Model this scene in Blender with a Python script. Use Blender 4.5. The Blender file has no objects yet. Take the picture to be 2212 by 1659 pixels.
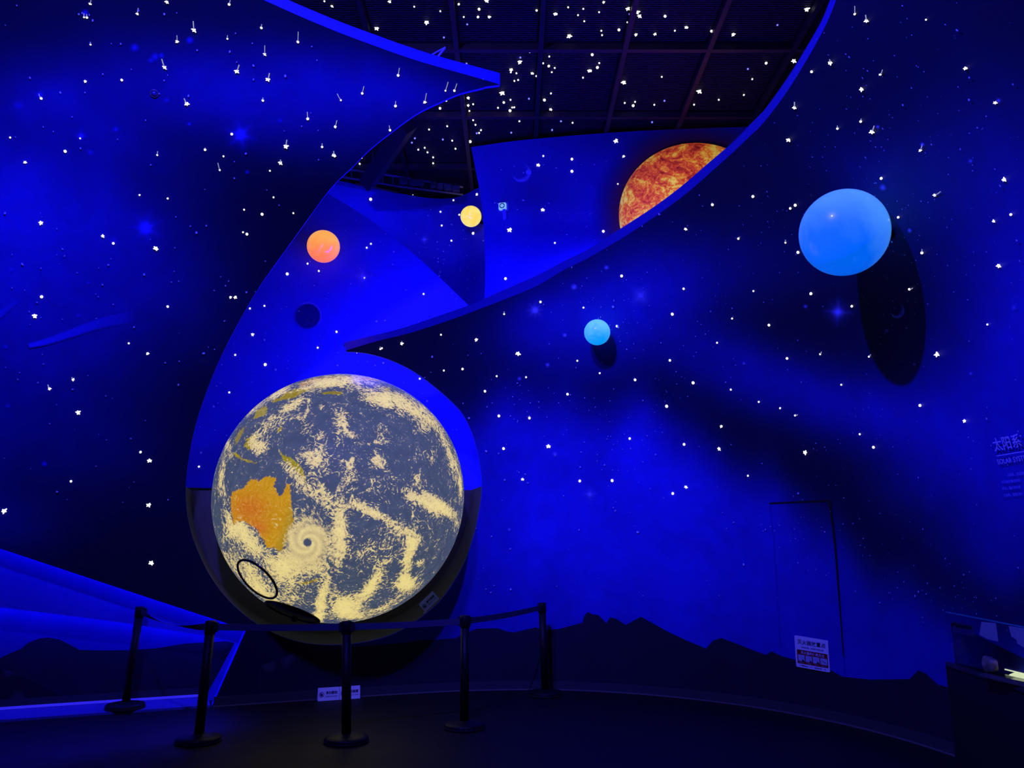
import bpy, bmesh, math, random
import numpy as np
from mathutils import Vector, Matrix
from mathutils.geometry import delaunay_2d_cdt

# ------------------------------------------------------------------ camera, world, lights, exposure
random.seed(7); RNG = np.random.default_rng(11)
SC = bpy.context.scene; COL = SC.collection
F = 1700.0; CX = 1106.0; CY = 829.5; HC = 1.5; PITCH = math.atan(341/1700.0)
cam_d = bpy.data.cameras.new('camera'); cam = bpy.data.objects.new('camera', cam_d); COL.objects.link(cam)
cam.location = (0, 0, HC); cam.rotation_euler = (math.pi/2 + PITCH, 0, 0)
cam_d.sensor_fit = 'HORIZONTAL'; cam_d.sensor_width = 36.0; cam_d.lens = F/2212*36.0; cam_d.clip_start = .05
SC.camera = cam
SC.view_settings.view_transform = 'Standard'; SC.view_settings.look = 'None'
SC.view_settings.exposure = 0.0; SC.view_settings.gamma = 1.0; SC.view_settings.use_curve_mapping = False
wd = bpy.data.worlds.new('world'); SC.world = wd; wd.use_nodes = True
wd.node_tree.nodes['Background'].inputs[0].default_value = (.10, .22, .55, 1)
wd.node_tree.nodes['Background'].inputs[1].default_value = .012
BLUE = (.055, .045, 1.0)
def spot(name, loc, aim, energy, color, size, blend, radius=.05):
    l = bpy.data.lights.new(name, 'SPOT'); l.energy = energy; l.color = color
    l.spot_size = math.radians(size); l.spot_blend = blend; l.shadow_soft_size = radius
    o = bpy.data.objects.new(name, l); COL.objects.link(o); o.location = loc
    o.rotation_euler = (Vector(aim) - Vector(loc)).to_track_quat('-Z', 'Y').to_euler()
    return o
SC.cycles.use_adaptive_sampling = True; SC.cycles.adaptive_threshold = .05; SC.cycles.max_bounces = 4; SC.cycles.diffuse_bounces = 2; SC.cycles.glossy_bounces = 2; SC.cycles.transparent_max_bounces = 6; SC.cycles.transmission_bounces = 3
# two blue theatre spots hung under the ceiling above the viewer: one for the right wall, one for the left wall
spot('blue_spot_right', (-.94, 2.47, 5.92), (2.35, 6.4, 2.1), 1900, BLUE, 84, .7, .045)
spot('blue_spot_left', (-1.75, 2.2, 5.8), (-2.5, 5.9, 5.0), 1700, BLUE, 105, .9, .15)

# ------------------------------------------------------------------ pixel <-> place helpers
cP, sP = math.cos(PITCH), math.sin(PITCH); O = np.array([0, 0, HC])
def ray(px, py):
    x = (px-CX)/F; y = (CY-py)/F
    return np.array([x, cP-y*sP, sP+y*cP])
def proj(p):
    q = np.asarray(p, float) - O
    zc = q[..., 1]*cP + q[..., 2]*sP; yc = -q[..., 1]*sP + q[..., 2]*cP
    return np.stack([CX + F*q[..., 0]/zc, CY - F*yc/zc], -1)
def at_z(px, py, z=0.0):
    d = ray(px, py); return O + d*((z-HC)/d[2])
def at_y(px, py, Y):
    d = ray(px, py); return O + d*(Y/d[1])
def px_size(P):                                   # metres per pixel at a place
    q = np.asarray(P) - O; return (q[1]*cP + q[2]*sP)/F
def catmull(pts, n=24):
    p = np.array(pts, float); p = np.vstack([2*p[0]-p[1], p, 2*p[-1]-p[-2]]); out = []
    for i in range(1, len(p)-2):
        t = np.linspace(0, 1, n, endpoint=False)[:, None]; a, b, c, d = p[i-1], p[i], p[i+1], p[i+2]
        out.append(.5*((2*b)+(-a+c)*t+(2*a-5*b+4*c-d)*t**2+(-a+3*b-3*c+d)*t**3))
    out.append(p[-2][None]); return np.vstack(out)

class Surf:
    """a wall that follows a plan curve and leans in with height: place = base(s) + normal(s)*(K*(z-Z0)^2 + off)"""
    def __init__(self, pts, K=0.0, Z0=1.3, smooth=40, ymin=.6):
        self.bp = catmull(pts); d = np.linalg.norm(np.diff(self.bp, axis=0), axis=1); self.S = np.r_[0, np.cumsum(d)]
        t = np.gradient(self.bp, self.S, axis=0); t /= np.linalg.norm(t, axis=1)[:, None]
        for _ in range(smooth): t[1:-1] = (t[:-2]+2*t[1:-1]+t[2:])/4
        self.nor = np.stack([t[:, 1], -t[:, 0]], 1); self.K = K; self.Z0 = Z0; self.ymin = ymin; self.cache = {}
        self.gs, self.gz = np.meshgrid(np.linspace(0, self.S[-1], 300), np.linspace(-.3, 8.2, 150), indexing='ij')
    def at(self, s, z, off=0.0):
        s = np.asarray(s, float); z = np.asarray(z, float)
        b = np.stack([np.interp(s, self.S, self.bp[:, i]) for i in (0, 1)], -1)
        n = np.stack([np.interp(s, self.S, self.nor[:, i]) for i in (0, 1)], -1); n /= np.linalg.norm(n, axis=-1, keepdims=True)
        q = b + n*(self.K*np.maximum(0, z-self.Z0)**2 + off)[..., None]
        return np.stack([q[..., 0], q[..., 1], z], -1)
    def normal(self, s, z):
        h = 1e-3; a = self.at(s+h, z)-self.at(s-h, z); b = self.at(s, z+h)-self.at(s, z-h)
        n = np.cross(a, b); n /= np.linalg.norm(n); return n if n @ (O-self.at(s, z)) > 0 else -n
    def inv(self, px, py, off=0.0):
        k = round(off, 4)
        if k not in self.cache:
            X = self.at(self.gs, self.gz, off); self.cache[k] = (proj(X), X[..., 1] < self.ymin)
        pr, bad = self.cache[k]
        d = (pr[..., 0]-px)**2 + (pr[..., 1]-py)**2; d = np.where(bad, 1e12, d)
        i = np.unravel_index(np.argmin(d), d.shape); s, z = self.gs[i], self.gz[i]
        for _ in range(14):
            p0 = proj(self.at(s, z, off)); h = 1e-3
            J = np.stack([(proj(self.at(s+h, z, off))-p0)/h, (proj(self.at(s, z+h, off))-p0)/h], 1)
            st = np.clip(np.linalg.lstsq(J, np.array([px, py])-p0, rcond=None)[0], -.3, .3); s += st[0]; z += st[1]
        return float(s), float(z)
    def pt(self, px, py, off=0.0):
        s, z = self.inv(px, py, off); return self.at(s, z, off)

# ------------------------------------------------------------------ object helpers
def mesh_obj(name, V, Fc, mat=None, parent=None, smooth=False):
    me = bpy.data.meshes.new(name); me.from_pydata([tuple(map(float, v)) for v in V], [], [tuple(int(i) for i in f) for f in Fc])
    me.update()
    if mat: me.materials.append(mat)
    if smooth: me.polygons.foreach_set('use_smooth', [True]*len(me.polygons))
    o = bpy.data.objects.new(name, me); COL.objects.link(o)
    if parent: o.parent = parent
    return o
def bm_obj(name, bm, mat=None, parent=None, smooth=False):
    me = bpy.data.meshes.new(name); bm.to_mesh(me); bm.free()
    if mat: me.materials.append(mat)
    if smooth: me.polygons.foreach_set('use_smooth', [True]*len(me.polygons))
    o = bpy.data.objects.new(name, me); COL.objects.link(o)
    if parent: o.parent = parent
    return o
def empty(name, loc, rotz=0):
    o = bpy.data.objects.new(name, None); COL.objects.link(o); o.location = tuple(map(float, loc)); o.rotation_euler = (0, 0, rotz)
    o.empty_display_size = .1; return o
def tag(o, label=None, cat=None, group=None, kind=None):
    if label: o['label'] = label
    if cat: o['category'] = cat
    if group: o['group'] = group
    if kind: o['kind'] = kind
    return o
def tube(pts, r, n=8, closed=False):
    P = [Vector(map(float, p)) for p in pts]; V = []; Fc = []; m = len(P)
    for i, p in enumerate(P):
        a = P[(i-1) % m] if (closed or i > 0) else P[i]; b = P[(i+1) % m] if (closed or i < m-1) else P[i]
        t = (b-a).normalized(); u = t.orthogonal() if abs(t.z) > .95 else t.cross(Vector((0, 0, 1))); u.normalize(); w = t.cross(u)
        for k in range(n):
            c = 2*math.pi*k/n; V.append(p + (u*math.cos(c) + w*math.sin(c))*r)
    for i in range(m if closed else m-1):
        j = (i+1) % m
        for k in range(n): Fc.append((i*n+k, i*n+(k+1) % n, j*n+(k+1) % n, j*n+k))
    if not closed: Fc.append(tuple(range(n))[::-1]); Fc.append(tuple(range((m-1)*n, m*n)))
    return V, Fc
def lathe(prof, n=32):
    V = []; Fc = []
    for r, z in prof:
        for k in range(n): a = 2*math.pi*k/n; V.append((r*math.cos(a), r*math.sin(a), z))
    for i in range(len(prof)-1):
        for k in range(n): Fc.append((i*n+k, i*n+(k+1) % n, (i+1)*n+(k+1) % n, (i+1)*n+k))
    Fc.append(tuple(range(n))[::-1]); Fc.append(tuple(range((len(prof)-1)*n, len(prof)*n)))
    return V, Fc
def box(x0, x1, y0, y1, z0, z1):
    V = [(x, y, z) for z in (z0, z1) for y in (y0, y1) for x in (x0, x1)]
    return V, [(0, 2, 3, 1), (4, 5, 7, 6), (0, 1, 5, 4), (2, 6, 7, 3), (0, 4, 6, 2), (1, 3, 7, 5)]
def bevel_box(sx, sy, sz, b=.005, seg=2):
    bm = bmesh.new(); bmesh.ops.create_cube(bm, size=1); bmesh.ops.scale(bm, vec=(sx, sy, sz), verts=bm.verts)
    bmesh.ops.bevel(bm, geom=bm.edges[:], offset=b, segments=seg, affect='EDGES'); return bm
def join(*parts):
    V = []; Fc = []
    for v, f in parts:
        o = len(V); V += list(v); Fc += [tuple(i+o for i in q) for q in f]
    return V, Fc
def inside(P, poly):
    x, y = P[:, 0], P[:, 1]; c = np.zeros(len(P), bool); q = np.asarray(poly); j = len(q)-1
    for i in range(len(q)):
        xi, yi, xj, yj = *q[i], *q[j]
        if yi != yj: c ^= ((yi > y) != (yj > y)) & (x < (xj-xi)*(y-yi)/(yj-yi)+xi)
        j = i
    return c
def resample(poly, step, closed=True):
    q = [np.asarray(p, float) for p in poly]; out = []; n = len(q)
    for i in range(n if closed else n-1):
        a, b = q[i], q[(i+1) % n]; k = max(1, int(math.ceil(np.linalg.norm(b-a)/step)))
        out += [a+(b-a)*t/k for t in range(k)]
    if not closed: out.append(q[-1])
    return np.array(out)
def sheet(name, W, poly, step, mat, off=0.0, parent=None, paint=None, smooth=True):
    """fill an outline given in wall coordinates (s, z) with triangles that follow the wall"""
    B = resample(poly, step); n = len(B)
    lo, hi = B.min(0), B.max(0)
    gx, gy = np.meshgrid(np.arange(lo[0]+step/2, hi[0], step), np.arange(lo[1]+step/2, hi[1], step))
    G = np.stack([gx.ravel(), gy.ravel()], 1); G += RNG.uniform(-.08, .08, G.shape)*step
    G = G[inside(G, B)]
    if len(G):
        keep = np.ones(len(G), bool)
        for i0 in range(0, len(G), 4000):
            d = ((G[i0:i0+4000, None, :]-B[None])**2).sum(-1).min(1); keep[i0:i0+4000] = d > (.45*step)**2
        G = G[keep]
    A = np.vstack([B, G]) if len(G) else B
    v, e, f, *_ = delaunay_2d_cdt([Vector(p) for p in A], [(i, (i+1) % n) for i in range(n)], [], 0, 1e-7)
    v = np.array([tuple(p) for p in v]); f = np.array([t for t in f if len(t) == 3])
    f = f[inside(v[f].mean(1), B)]
    X = W.at(v[:, 0], v[:, 1], off)
    a, b, c = X[f[:, 0]], X[f[:, 1]], X[f[:, 2]]
    nn = np.cross(b-a, c-a); fl = (nn*(O-a)).sum(1) < 0; f[fl] = f[fl][:, ::-1]
    o = mesh_obj(name, X, f, mat, parent, smooth)
    if paint is not None: set_paint(o, paint(X))
    return o
def set_paint(o, vals, name='paint'):
    at = o.data.attributes.new(name, 'FLOAT', 'POINT'); at.data.foreach_set('value', np.asarray(vals, np.float32))
def set_col(o, cols, name='tint'):
    at = o.data.attributes.new(name, 'FLOAT_COLOR', 'POINT'); at.data.foreach_set('color', np.asarray(cols, np.float32).ravel())
def ribbon(name, A, B, mat, parent=None):
    n = len(A); V = list(A)+list(B); return mesh_obj(name, V, [(i, i+1, n+i+1, n+i) for i in range(n-1)], mat, parent, True)

# ------------------------------------------------------------------ materials
def srgb(r, g, b):
    f = lambda c: (c/255/12.92) if c/255 <= .04045 else ((c/255+.055)/1.055)**2.4
    return (f(r), f(g), f(b), 1)
class Mat:
    def __init__(self, name):
        self.m = bpy.data.materials.new(name); self.m.use_nodes = True; self.nt = self.m.node_tree
        self.b = self.nt.nodes['Principled BSDF']; self.out = self.nt.nodes['Material Output']
    def n(self, t, **kw):
        x = self.nt.nodes.new(t)
        for k, v in kw.items(): setattr(x, k, v)
        return x
    def l(self, a, b): self.nt.links.new(a, b)
    def noise(self, scale, detail=4, rough=.5, dist=0.0, coord=None):
        x = self.n('ShaderNodeTexNoise'); x.inputs['Scale'].default_value = scale; x.inputs['Detail'].default_value = detail
        x.inputs['Roughness'].default_value = rough; x.inputs['Distortion'].default_value = dist
        if coord is None: coord = self.n('ShaderNodeTexCoord').outputs['Object']
        self.l(coord, x.inputs['Vector']); return x.outputs['Fac']
    def math(self, op, a, b=None, clamp=False):
        x = self.n('ShaderNodeMath', operation=op, use_clamp=clamp)
        for i, q in enumerate((a, b)):
            if q is None: continue
            if isinstance(q, (int, float)): x.inputs[i].default_value = q
            else: self.l(q, x.inputs[i])
        return x.outputs[0]
    def mix(self, f, a, b):
        x = self.n('ShaderNodeMix', data_type='RGBA')
        for s, q in (('Factor', f), ('A', a), ('B', b)):
            i = [k for k in x.inputs if k.name == s and (k.type == ('VALUE' if s == 'Factor' else 'RGBA'))][0]
            if isinstance(q, (int, float, tuple)): i.default_value = q
            else: self.l(q, i)
        return [k for k in x.outputs if k.type == 'RGBA'][0]
    def ramp(self, f, stops):
        x = self.n('ShaderNodeValToRGB'); e = x.color_ramp.elements
        while len(e) < len(stops): e.new(.5)
        for i, (p, c) in enumerate(stops): e[i].position = p; e[i].color = c
        self.l(f, x.inputs[0]); return x.outputs[0]
    def attr(self, name):
        x = self.n('ShaderNodeAttribute'); x.attribute_name = name; return x
    def set(self, **kw):
        for k, v in kw.items():
            i = self.b.inputs[k]
            if isinstance(v, (int, float, tuple)): i.default_value = v
            else: self.l(v, i)
        return self
    def bump(self, h, strength=.2, dist=.01):
        x = self.n('ShaderNodeBump'); x.inputs['Strength'].default_value = strength; x.inputs['Distance'].default_value = dist
        self.l(h, x.inputs['Height']); self.l(x.outputs[0], self.b.inputs['Normal'])
def plain(name, col, rough=.5, metal=0.0, var=.15, scale=20, spec=.3):
    m = Mat(name); n = m.noise(scale, 4); c2 = tuple(min(1, c*(1-var)) for c in col[:3])+(1,); c1 = tuple(min(1, c*(1+var)) for c in col[:3])+(1,)
    m.set(**{'Base Color': m.mix(n, c2, c1), 'Roughness': rough, 'Metallic': metal, 'Specular IOR Level': spec}); return m.m
def glow(name, col, strength, hidden=False):
    m = Mat(name); n = m.noise(9, 2)
    m.set(**{'Base Color': (0, 0, 0, 1), 'Emission Color': m.mix(n, tuple(c*.94 for c in col[:3])+(1,), col), 'Emission Strength': strength, 'Roughness': .6})
    if hidden: m.m.cycles.emission_sampling = 'NONE'
    return m.m
def mural(name, blue, dark=(.004, .006, .014, 1), contrast=.5, rough=.55, mist=(.04, .05, .10, 1)):
    """hand painted night sky: the attribute 'paint' sets how blue the paint is, lit and dim zones included, noise breaks the brushwork up"""
    m = Mat(name); a = m.attr('paint').outputs['Fac']
    big = m.math('ADD', m.math('MULTIPLY', m.noise(1.1, 6, .6, .6), .6), m.math('MULTIPLY', m.noise(3.4, 5, .6, 1.0), .4)); fine = m.noise(60, 3, .7)
    k = m.math('ADD', m.math('MULTIPLY', m.math('SUBTRACT', big, .5), contrast*3.0), 1.0)
    k = m.math('ADD', k, m.math('MULTIPLY', m.math('SUBTRACT', fine, .5), .22))
    f = m.math('MULTIPLY', a, k, True)
    m.set(**{'Base Color': m.mix(f, dark, blue), 'Roughness': rough, 'Specular IOR Level': .12}); m.bump(fine, .05, .004); return m.m
M = {}
M['wall'] = mural('painted_night_sky', (.035, .035, .85, 1))
M['wall_back'] = mural('painted_blue_back_wall', (.05, .045, .85, 1), contrast=.25)
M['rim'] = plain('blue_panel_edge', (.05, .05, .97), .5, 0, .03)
M['rim_dark'] = plain('dimmed_panel_edge', (.014, .014, .27), .5)  # dimmer light on the right edge put into a darker colour
M['floor'] = None
m = Mat('dark_vinyl_floor'); n1 = m.noise(3, 5); n2 = m.noise(180, 2)
m.set(**{'Base Color': m.mix(n1, (.003, .003, .004, 1), (.009, .008, .009, 1)), 'Roughness': m.math('ADD', m.math('MULTIPLY', n1, .2), .5), 'Specular IOR Level': .18}); m.bump(n2, .08, .002); M['floor'] = m.m
M['black'] = plain('matt_black', (.006, .006, .007), .6)
M['post'] = plain('black_powder_coat', (.005, .005, .006), .5, 0, .2, 60, .2)
M['rubber'] = plain('black_rubber', (.012, .012, .013), .7)
M['belt'] = plain('navy_webbing', (.05, .05, .10), .8, 0, .25, 150)
M['mount'] = plain('painted_mountain', (.006, .006, .022), .65, 0, .4, 4)
M['mount2'] = plain('painted_mountain_near', (.003, .003, .010), .65, 0, .4, 4)
M['skirt'] = plain('grey_skirting', (.035, .04, .045), .45, 0, .2, 30)
M['line'] = plain('pale_skirting_edge', (.13, .12, .10), .5)
M['brown'] = plain('dark_brown_niche', (.125, .105, .062), .7, 0, .2, 8)
M['white'] = plain('white_card', (.75, .75, .78), .5, 0, .03)
M['ink'] = plain('navy_ink', (.01, .012, .05), .6)
M['red'] = plain('dark_red_print', (.22, .005, .006), .6)
M['grey'] = plain('pale_grey_print', (.42, .47, .55), .6, 0, .4, 40)
M['speck'] = plain('pale_paint_speck', (.55, .55, .95), .6, 0, .3, 15)
M['beam'] = plain('rusty_ceiling_beam', (.05, .032, .028), .55, .2, .35, 6)
M['beam_dark'] = plain('black_ceiling_beam', (.010, .010, .014), .6)
M['metal'] = plain('galvanised_steel', (.12, .12, .13), .45, .6, .3, 30)
M['led'] = glow('blue_led_strip', (.02, .012, 1, 1), 260)
M['led_soft'] = glow('blue_led_strip_soft', (.02, .012, 1, 1), 95)
M['led_a'] = glow('blue_led_strip_upper', (.02, .012, 1, 1), 42)
M['led_b'] = glow('blue_led_strip_inner', (.02, .012, 1, 1), 80)
M['led_line'] = glow('blue_led_line', (.03, .02, 1, 1), .8)
M['star'] = glow('white_star_light', (1, .97, .88, 1), 1.7, True)
M['star_blue'] = glow('blue_star_light', (.16, .16, 1, 1), 1.7, True)
M['fibre'] = glow('glowing_fibre', (.55, .58, 1, 1), .55, True)
def decal_mat(name, col, gain=1.0):
    m = Mat(name); a = m.attr('paint').outputs['Fac']; n = m.noise(35, 4)
    m.set(**{'Base Color': col, 'Roughness': .6, 'Specular IOR Level': .1, 'Alpha': m.math('MULTIPLY', a, m.math('ADD', m.math('MULTIPLY', n, .6), .7*gain), True)}); return m.m
M['d_pale'] = decal_mat('pale_brushed_paint', (.28, .28, .98, 1)); M['d_blue'] = decal_mat('blue_brushed_paint', (.05, .05, .95, 1))
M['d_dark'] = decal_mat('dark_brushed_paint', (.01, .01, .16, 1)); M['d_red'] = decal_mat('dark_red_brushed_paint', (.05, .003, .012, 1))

# ------------------------------------------------------------------ the front wall: a domed ring of painted panels with a tear-shaped opening
FW = Surf([(-9.5, 4.6), (-7.5, 5.7), (-6.0, 6.4), (-4.4, 7.12), (-2.78, 7.76), (-1.48, 8.26), (-.54, 8.55), (.35, 8.63)]
          + [(3.25*math.cos(math.radians(a)), 5.4+3.25*math.sin(math.radians(a))) for a in (72, 62, 52, 42, 32, 22, 12, 4)]
          + [(3.3, 4.4), (3.3, 3.0), (3.3, 1.0)], K=.115)
S0, S1 = 1.5, FW.S[-1]
def P2(pts, off=0.0, W=None): return [np.array((W or FW).inv(x, y, off)) for x, y in pts]
L_FRONT = [(1080, 183), (1065, 178), (956, 147), (880, 124), (810, 99), (740, 73), (655, 38), (570, 0)]
L_BACK = [(1080, 159), (1066, 154), (956, 124), (880, 100), (810, 75), (740, 49), (655, 14), (582, -19)]
R_FRONT = [(747, 757), (814, 737), (879, 721), (955, 697), (1040, 666), (1112, 638), (1184, 604), (1266, 560), (1340, 517), (1404, 475), (1485, 416), (1550, 359), (1620, 294), (1660, 252), (1700, 198), (1735, 142), (1765, 90), (1789, 43), (1806, 0)]
R_BACK = [(744, 740), (808, 724), (868, 709), (942, 684), (1026, 654), (1098, 622), (1170, 590), (1250, 549), (1324, 504), (1390, 462), (1470, 404), (1533, 350), (1602, 288), (1640, 249), (1681, 197), (1716, 145), (1748, 92), (1774, 46), (1793, 0)]
HOLE = [(1080, 183), (1050, 187), (1000, 200), (950, 221), (900, 246), (850, 282), (800, 322), (760, 362), (729, 391), (700, 425), (650, 494), (600, 563), (560, 620), (520, 688), (480, 765), (450, 836), (425, 910), (410, 976), (402, 1040), (402, 1090), (410, 1140), (425, 1185), (450, 1237), (485, 1287), (530, 1330), (580, 1362), (640, 1385), (700, 1393), (760, 1391), (820, 1380), (870, 1360), (920, 1326), (960, 1287), (1000, 1222), (1024, 1156), (1037, 1095), (1041, 1050), (1036, 998), (1022, 942), (1000, 895), (970, 862), (930, 828), (895, 803), (863, 786), (830, 773), (791, 763), (762, 760), (749, 760)]
lf, rf, hl = P2(L_FRONT), P2(R_FRONT), P2(HOLE)
def smooth_path(p, n=5, keep=True): return list(catmull(p, n))
hl = [hl[0]] + smooth_path(hl[1:-1]) + [hl[-1]]
lf = smooth_path(lf, 4); rf = smooth_path(rf, 4)
REC = P2([(532, 1360), (458, 1525)]); rt = P2([(0, 1185), (250, 1268), (430, 1327)])
slope = (rt[0][1]-rt[1][1])/(rt[0][0]-rt[1][0])
outline = ([np.array((REC[1][0], 0.0)), np.array((S1, 0.0)), np.array((S1, 4.78))] + rf[::-1]
           + hl[::-1][0:1] + hl[::-1][1:-1] + lf + [np.array((4.0, 6.05)), np.array((S0, 6.3))]
           + [np.array((S0, rt[0][1]+slope*(S0-rt[0][0])))] + rt + [REC[0]])
def gauss(px, blobs):
    v = np.zeros(len(px))
    for cx, cy, rx, ry, rot, amp in blobs:
        c, s = math.cos(math.radians(rot)), math.sin(math.radians(rot)); dx, dy = px[:, 0]-cx, px[:, 1]-cy
        v += amp*np.exp(-((dx*c+dy*s)/rx)**2 - ((-dx*s+dy*c)/ry)**2)
    return v
def safe_px(X):
    q = np.asarray(X)-O; zc = np.maximum(q[:, 1]*cP+q[:, 2]*sP, 1.2); yc = -q[:, 1]*sP+q[:, 2]*cP
    return np.stack([CX+F*q[:, 0]/zc, CY-F*yc/zc], 1)
BL_LEFT = [(560, 215, 330, 90, 6, .34), (860, 195, 200, 60, 12, .24), (70, 470, 230, 180, 20, .52), (-20, 620, 200, 150, 0, .2), (330, 590, 170, 120, 35, .15), (-250, 600, 300, 260, 0, .40), (250, 300, 200, 60, 25, .10),
           (130, 770, 190, 130, -15, .24), (190, 960, 170, 110, 0, .10), (10, 1130, 110, 60, 0, .12), (90, 210, 150, 60, 0, .10), (-150, 950, 200, 200, 0, .2)]
BL_RIGHT = [(1390, 640, 150, 90, -10, .40), (1170, 690, 110, 60, -20, .24), (1260, 760, 130, 70, 0, .16), (1560, 770, 170, 60, 18, .18), (1720, 850, 200, 60, 16, .26), (1900, 900, 200, 70, 14, .26), (2080, 880, 160, 140, 0, .28), (2230, 690, 140, 260, 0, .46),
            (2230, 1050, 200, 140, 0, .34), (2150, 400, 150, 200, 0, .14), (1950, 380, 180, 110, 0, .07), (1640, 560, 200, 80, 0, .06), (2160, 1220, 120, 100, 20, .20), (2040, 1020, 120, 80, 0, .14)]
def night_right(p):                                     # bright haze below a slanting dark dust lane, scattered haze above it
    x, y = p[:, 0], p[:, 1]
    wob = 16*np.sin(x/47)+11*np.sin(x/23+1.3)
    yl = np.interp(x, [950, 1060, 1200, 1400, 1480, 1600, 1700, 1800, 1900, 1980, 2100, 2300], [930, 880, 865, 905, 940, 1015, 1090, 1145, 1240, 1295, 1340, 1400])+wob
    d = y-yl; lo = 1/(1+np.exp(-d/30)); level = np.interp(d, [0, 90, 260, 480], [.62, .80, .74, .52])*np.interp(x, [1000, 1150, 1450, 1700, 1900, 2050], [.55, .85, 1.0, .72, .50, .48])
    lane = 1-np.exp(-(np.minimum(d, 0)/np.interp(x, [1200, 1500, 1800, 2000], [50, 90, 120, 110]))**2)*np.interp(x, [1150, 1400], [.45, .92])
    return (gauss(p, BL_RIGHT)+.032)*lane*(1-lo)+level*lo
def paint_front(X):  # brushed sky, with the wall's lit and dim zones put in too
    p = safe_px(X); left = gauss(p, BL_LEFT)+.018; right = night_right(p)
    w = 1/(1+np.exp(-(p[:, 0]-760)/40)); top = p[:, 1] < 480; w = np.where(top & (p[:, 0] < 1120), 0, w)
    return np.clip(left*(1-w)+right*w, .004, 1)
wall = sheet('wall_front', FW, outline, .055, M['wall'], 0, None, paint_front)
tag(wall, 'domed dark blue wall painted as night sky around the tear shaped opening', 'wall', kind='structure')
# thick panel edges that catch the light
TH = .22
def edge(front, back_px, off, extra, nm, mat, label):
    b = P2(back_px, -off); b = smooth_path(b, 4)
    f = list(front)+[np.array(e) for e in extra]
    if extra: d = b[-1]-front[-1]; b = b+[np.array(e)+d for e in extra]
    A = [FW.at(s, z) for s, z in f]; B = [FW.at(s, z, -off) for s, z in b]
    o = ribbon(nm, A, B, mat, wall); o['label'] = label; return A, B, f, b
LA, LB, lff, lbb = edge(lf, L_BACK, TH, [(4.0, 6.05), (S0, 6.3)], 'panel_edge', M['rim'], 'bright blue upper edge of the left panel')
RA, RB, rff, rbb = edge(rf, R_BACK, TH, [(S1, 4.78)], 'panel_edge', M['rim_dark'], 'upper edge of the right panel, shade painted in')
hA = [FW.at(s, z) for s, z in hl]; hB = [FW.at(s, z, -.035) for s, z in hl]
ribbon('opening_edge', hA, hB, M['rim'], wall)
# back skin of the right panel behind its thick edge (keeps the lamps behind it out of sight)
ribbon('panel_back', RB, [FW.at(s, z-.04-.66*min(1, max(0, (proj(q)[0]-790)/330 if q[1] > 3 else 1)), -TH) for (s, z), q in zip(rbb, RB)], M['black'], wall)
# painted mountains along the foot of the wall
RIDGE = [(560, 1440), (640, 1410), (740, 1400), (830, 1392), (880, 1388), (905, 1383), (945, 1382), (985, 1378), (1000, 1370), (1030, 1358), (1075, 1357), (1095, 1364), (1110, 1366), (1150, 1357), (1158, 1355), (1175, 1362), (1210, 1358), (1258, 1345), (1262, 1330), (1270, 1322), (1280, 1327), (1292, 1328), (1310, 1346), (1318, 1333), (1330, 1336), (1352, 1350), (1384, 1332), (1440, 1363), (1480, 1382), (1525, 1401), (1540, 1384), (1558, 1378), (1575, 1384), (1620, 1402), (1655, 1415), (1666, 1407), (1690, 1418), (1730, 1428), (1790, 1445), (1820, 1462), (1880, 1468), (1965, 1467), (1983, 1448), (2000, 1455), (2025, 1478), (2061, 1489)]
rd = P2(RIDGE, .012)
mo = sheet('painted_mountains', FW, rd+[np.array((rd[-1][0]+3, .35)), np.array((rd[-1][0]+3, .02)), np.array((rd[0][0], .02))], .10, M['mount'], .012, wall)
mo['label'] = 'dark painted mountain ridge'
# skirting of the front wall
def strip_on(W, s0, s1, z0, z1, off, th, name, mat, parent=None, n=60):
    ss = np.linspace(s0, s1, n); V = []
    for o_, z in ((0, z0), (off+th, z0), (off+th, z1), (0, z1)): V += list(W.at(ss, np.full(n, z), o_))
    return mesh_obj(name, V, [(k*n+i, k*n+i+1, (k+1)*n+i+1, (k+1)*n+i) for k in range(3) for i in range(n-1)], mat, parent)
sk = strip_on(FW, REC[1][0]+.01, S1, 0.0, .085, 0, .03, 'baseboard_front', M['skirt']); tag(sk, 'low dark grey skirting along the curved front wall', 'skirting', kind='structure')
e1 = strip_on(FW, REC[1][0]+.01, S1, 0.0, .010, .03, .012, 'skirting_edge', M['line'], sk)
# flush service door in the right wall
DO = .008
dtl, dtr, dbr, dbl = P2([(1664, 1088), (1791, 1084), (1822, 1566), (1684, 1534)])
sd0, sd1, zd = dtl[0], dtr[0], (dtl[1]+dtr[1])/2
door = sheet('door_1', FW, [np.array(q) for q in ((sd0, .10), (sd1, .10), (sd1, zd), (sd0, zd))], .06, M['wall'], DO, None, paint_front)
tag(door, 'flush painted service door in the curved blue wall', 'door', kind='structure')
def gap(pts, w, nm):
    A = [FW.at(s, z, .013) for s, z in pts[0]]; B = [FW.at(s, z, .013) for s, z in pts[1]]; return ribbon(nm, A, B, M['black'], door)
n_ = 14; zz = np.linspace(.55, zd, n_)
gap(([(sd1, z) for z in zz], [(sd1+.026*(.3+.7*(i/n_)), z) for i, z in enumerate(zz)]), 0, 'door_gap')
gap(([(s, zd) for s in np.linspace(sd0, sd1+.026, n_)], [(s, zd+.014) for s in np.linspace(sd0, sd1+.026, n_)]), 0, 'door_gap')
gap(([(sd0-.0025, z) for z in zz], [(sd0, z) for z in zz]), 0, 'door_gap')

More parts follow.
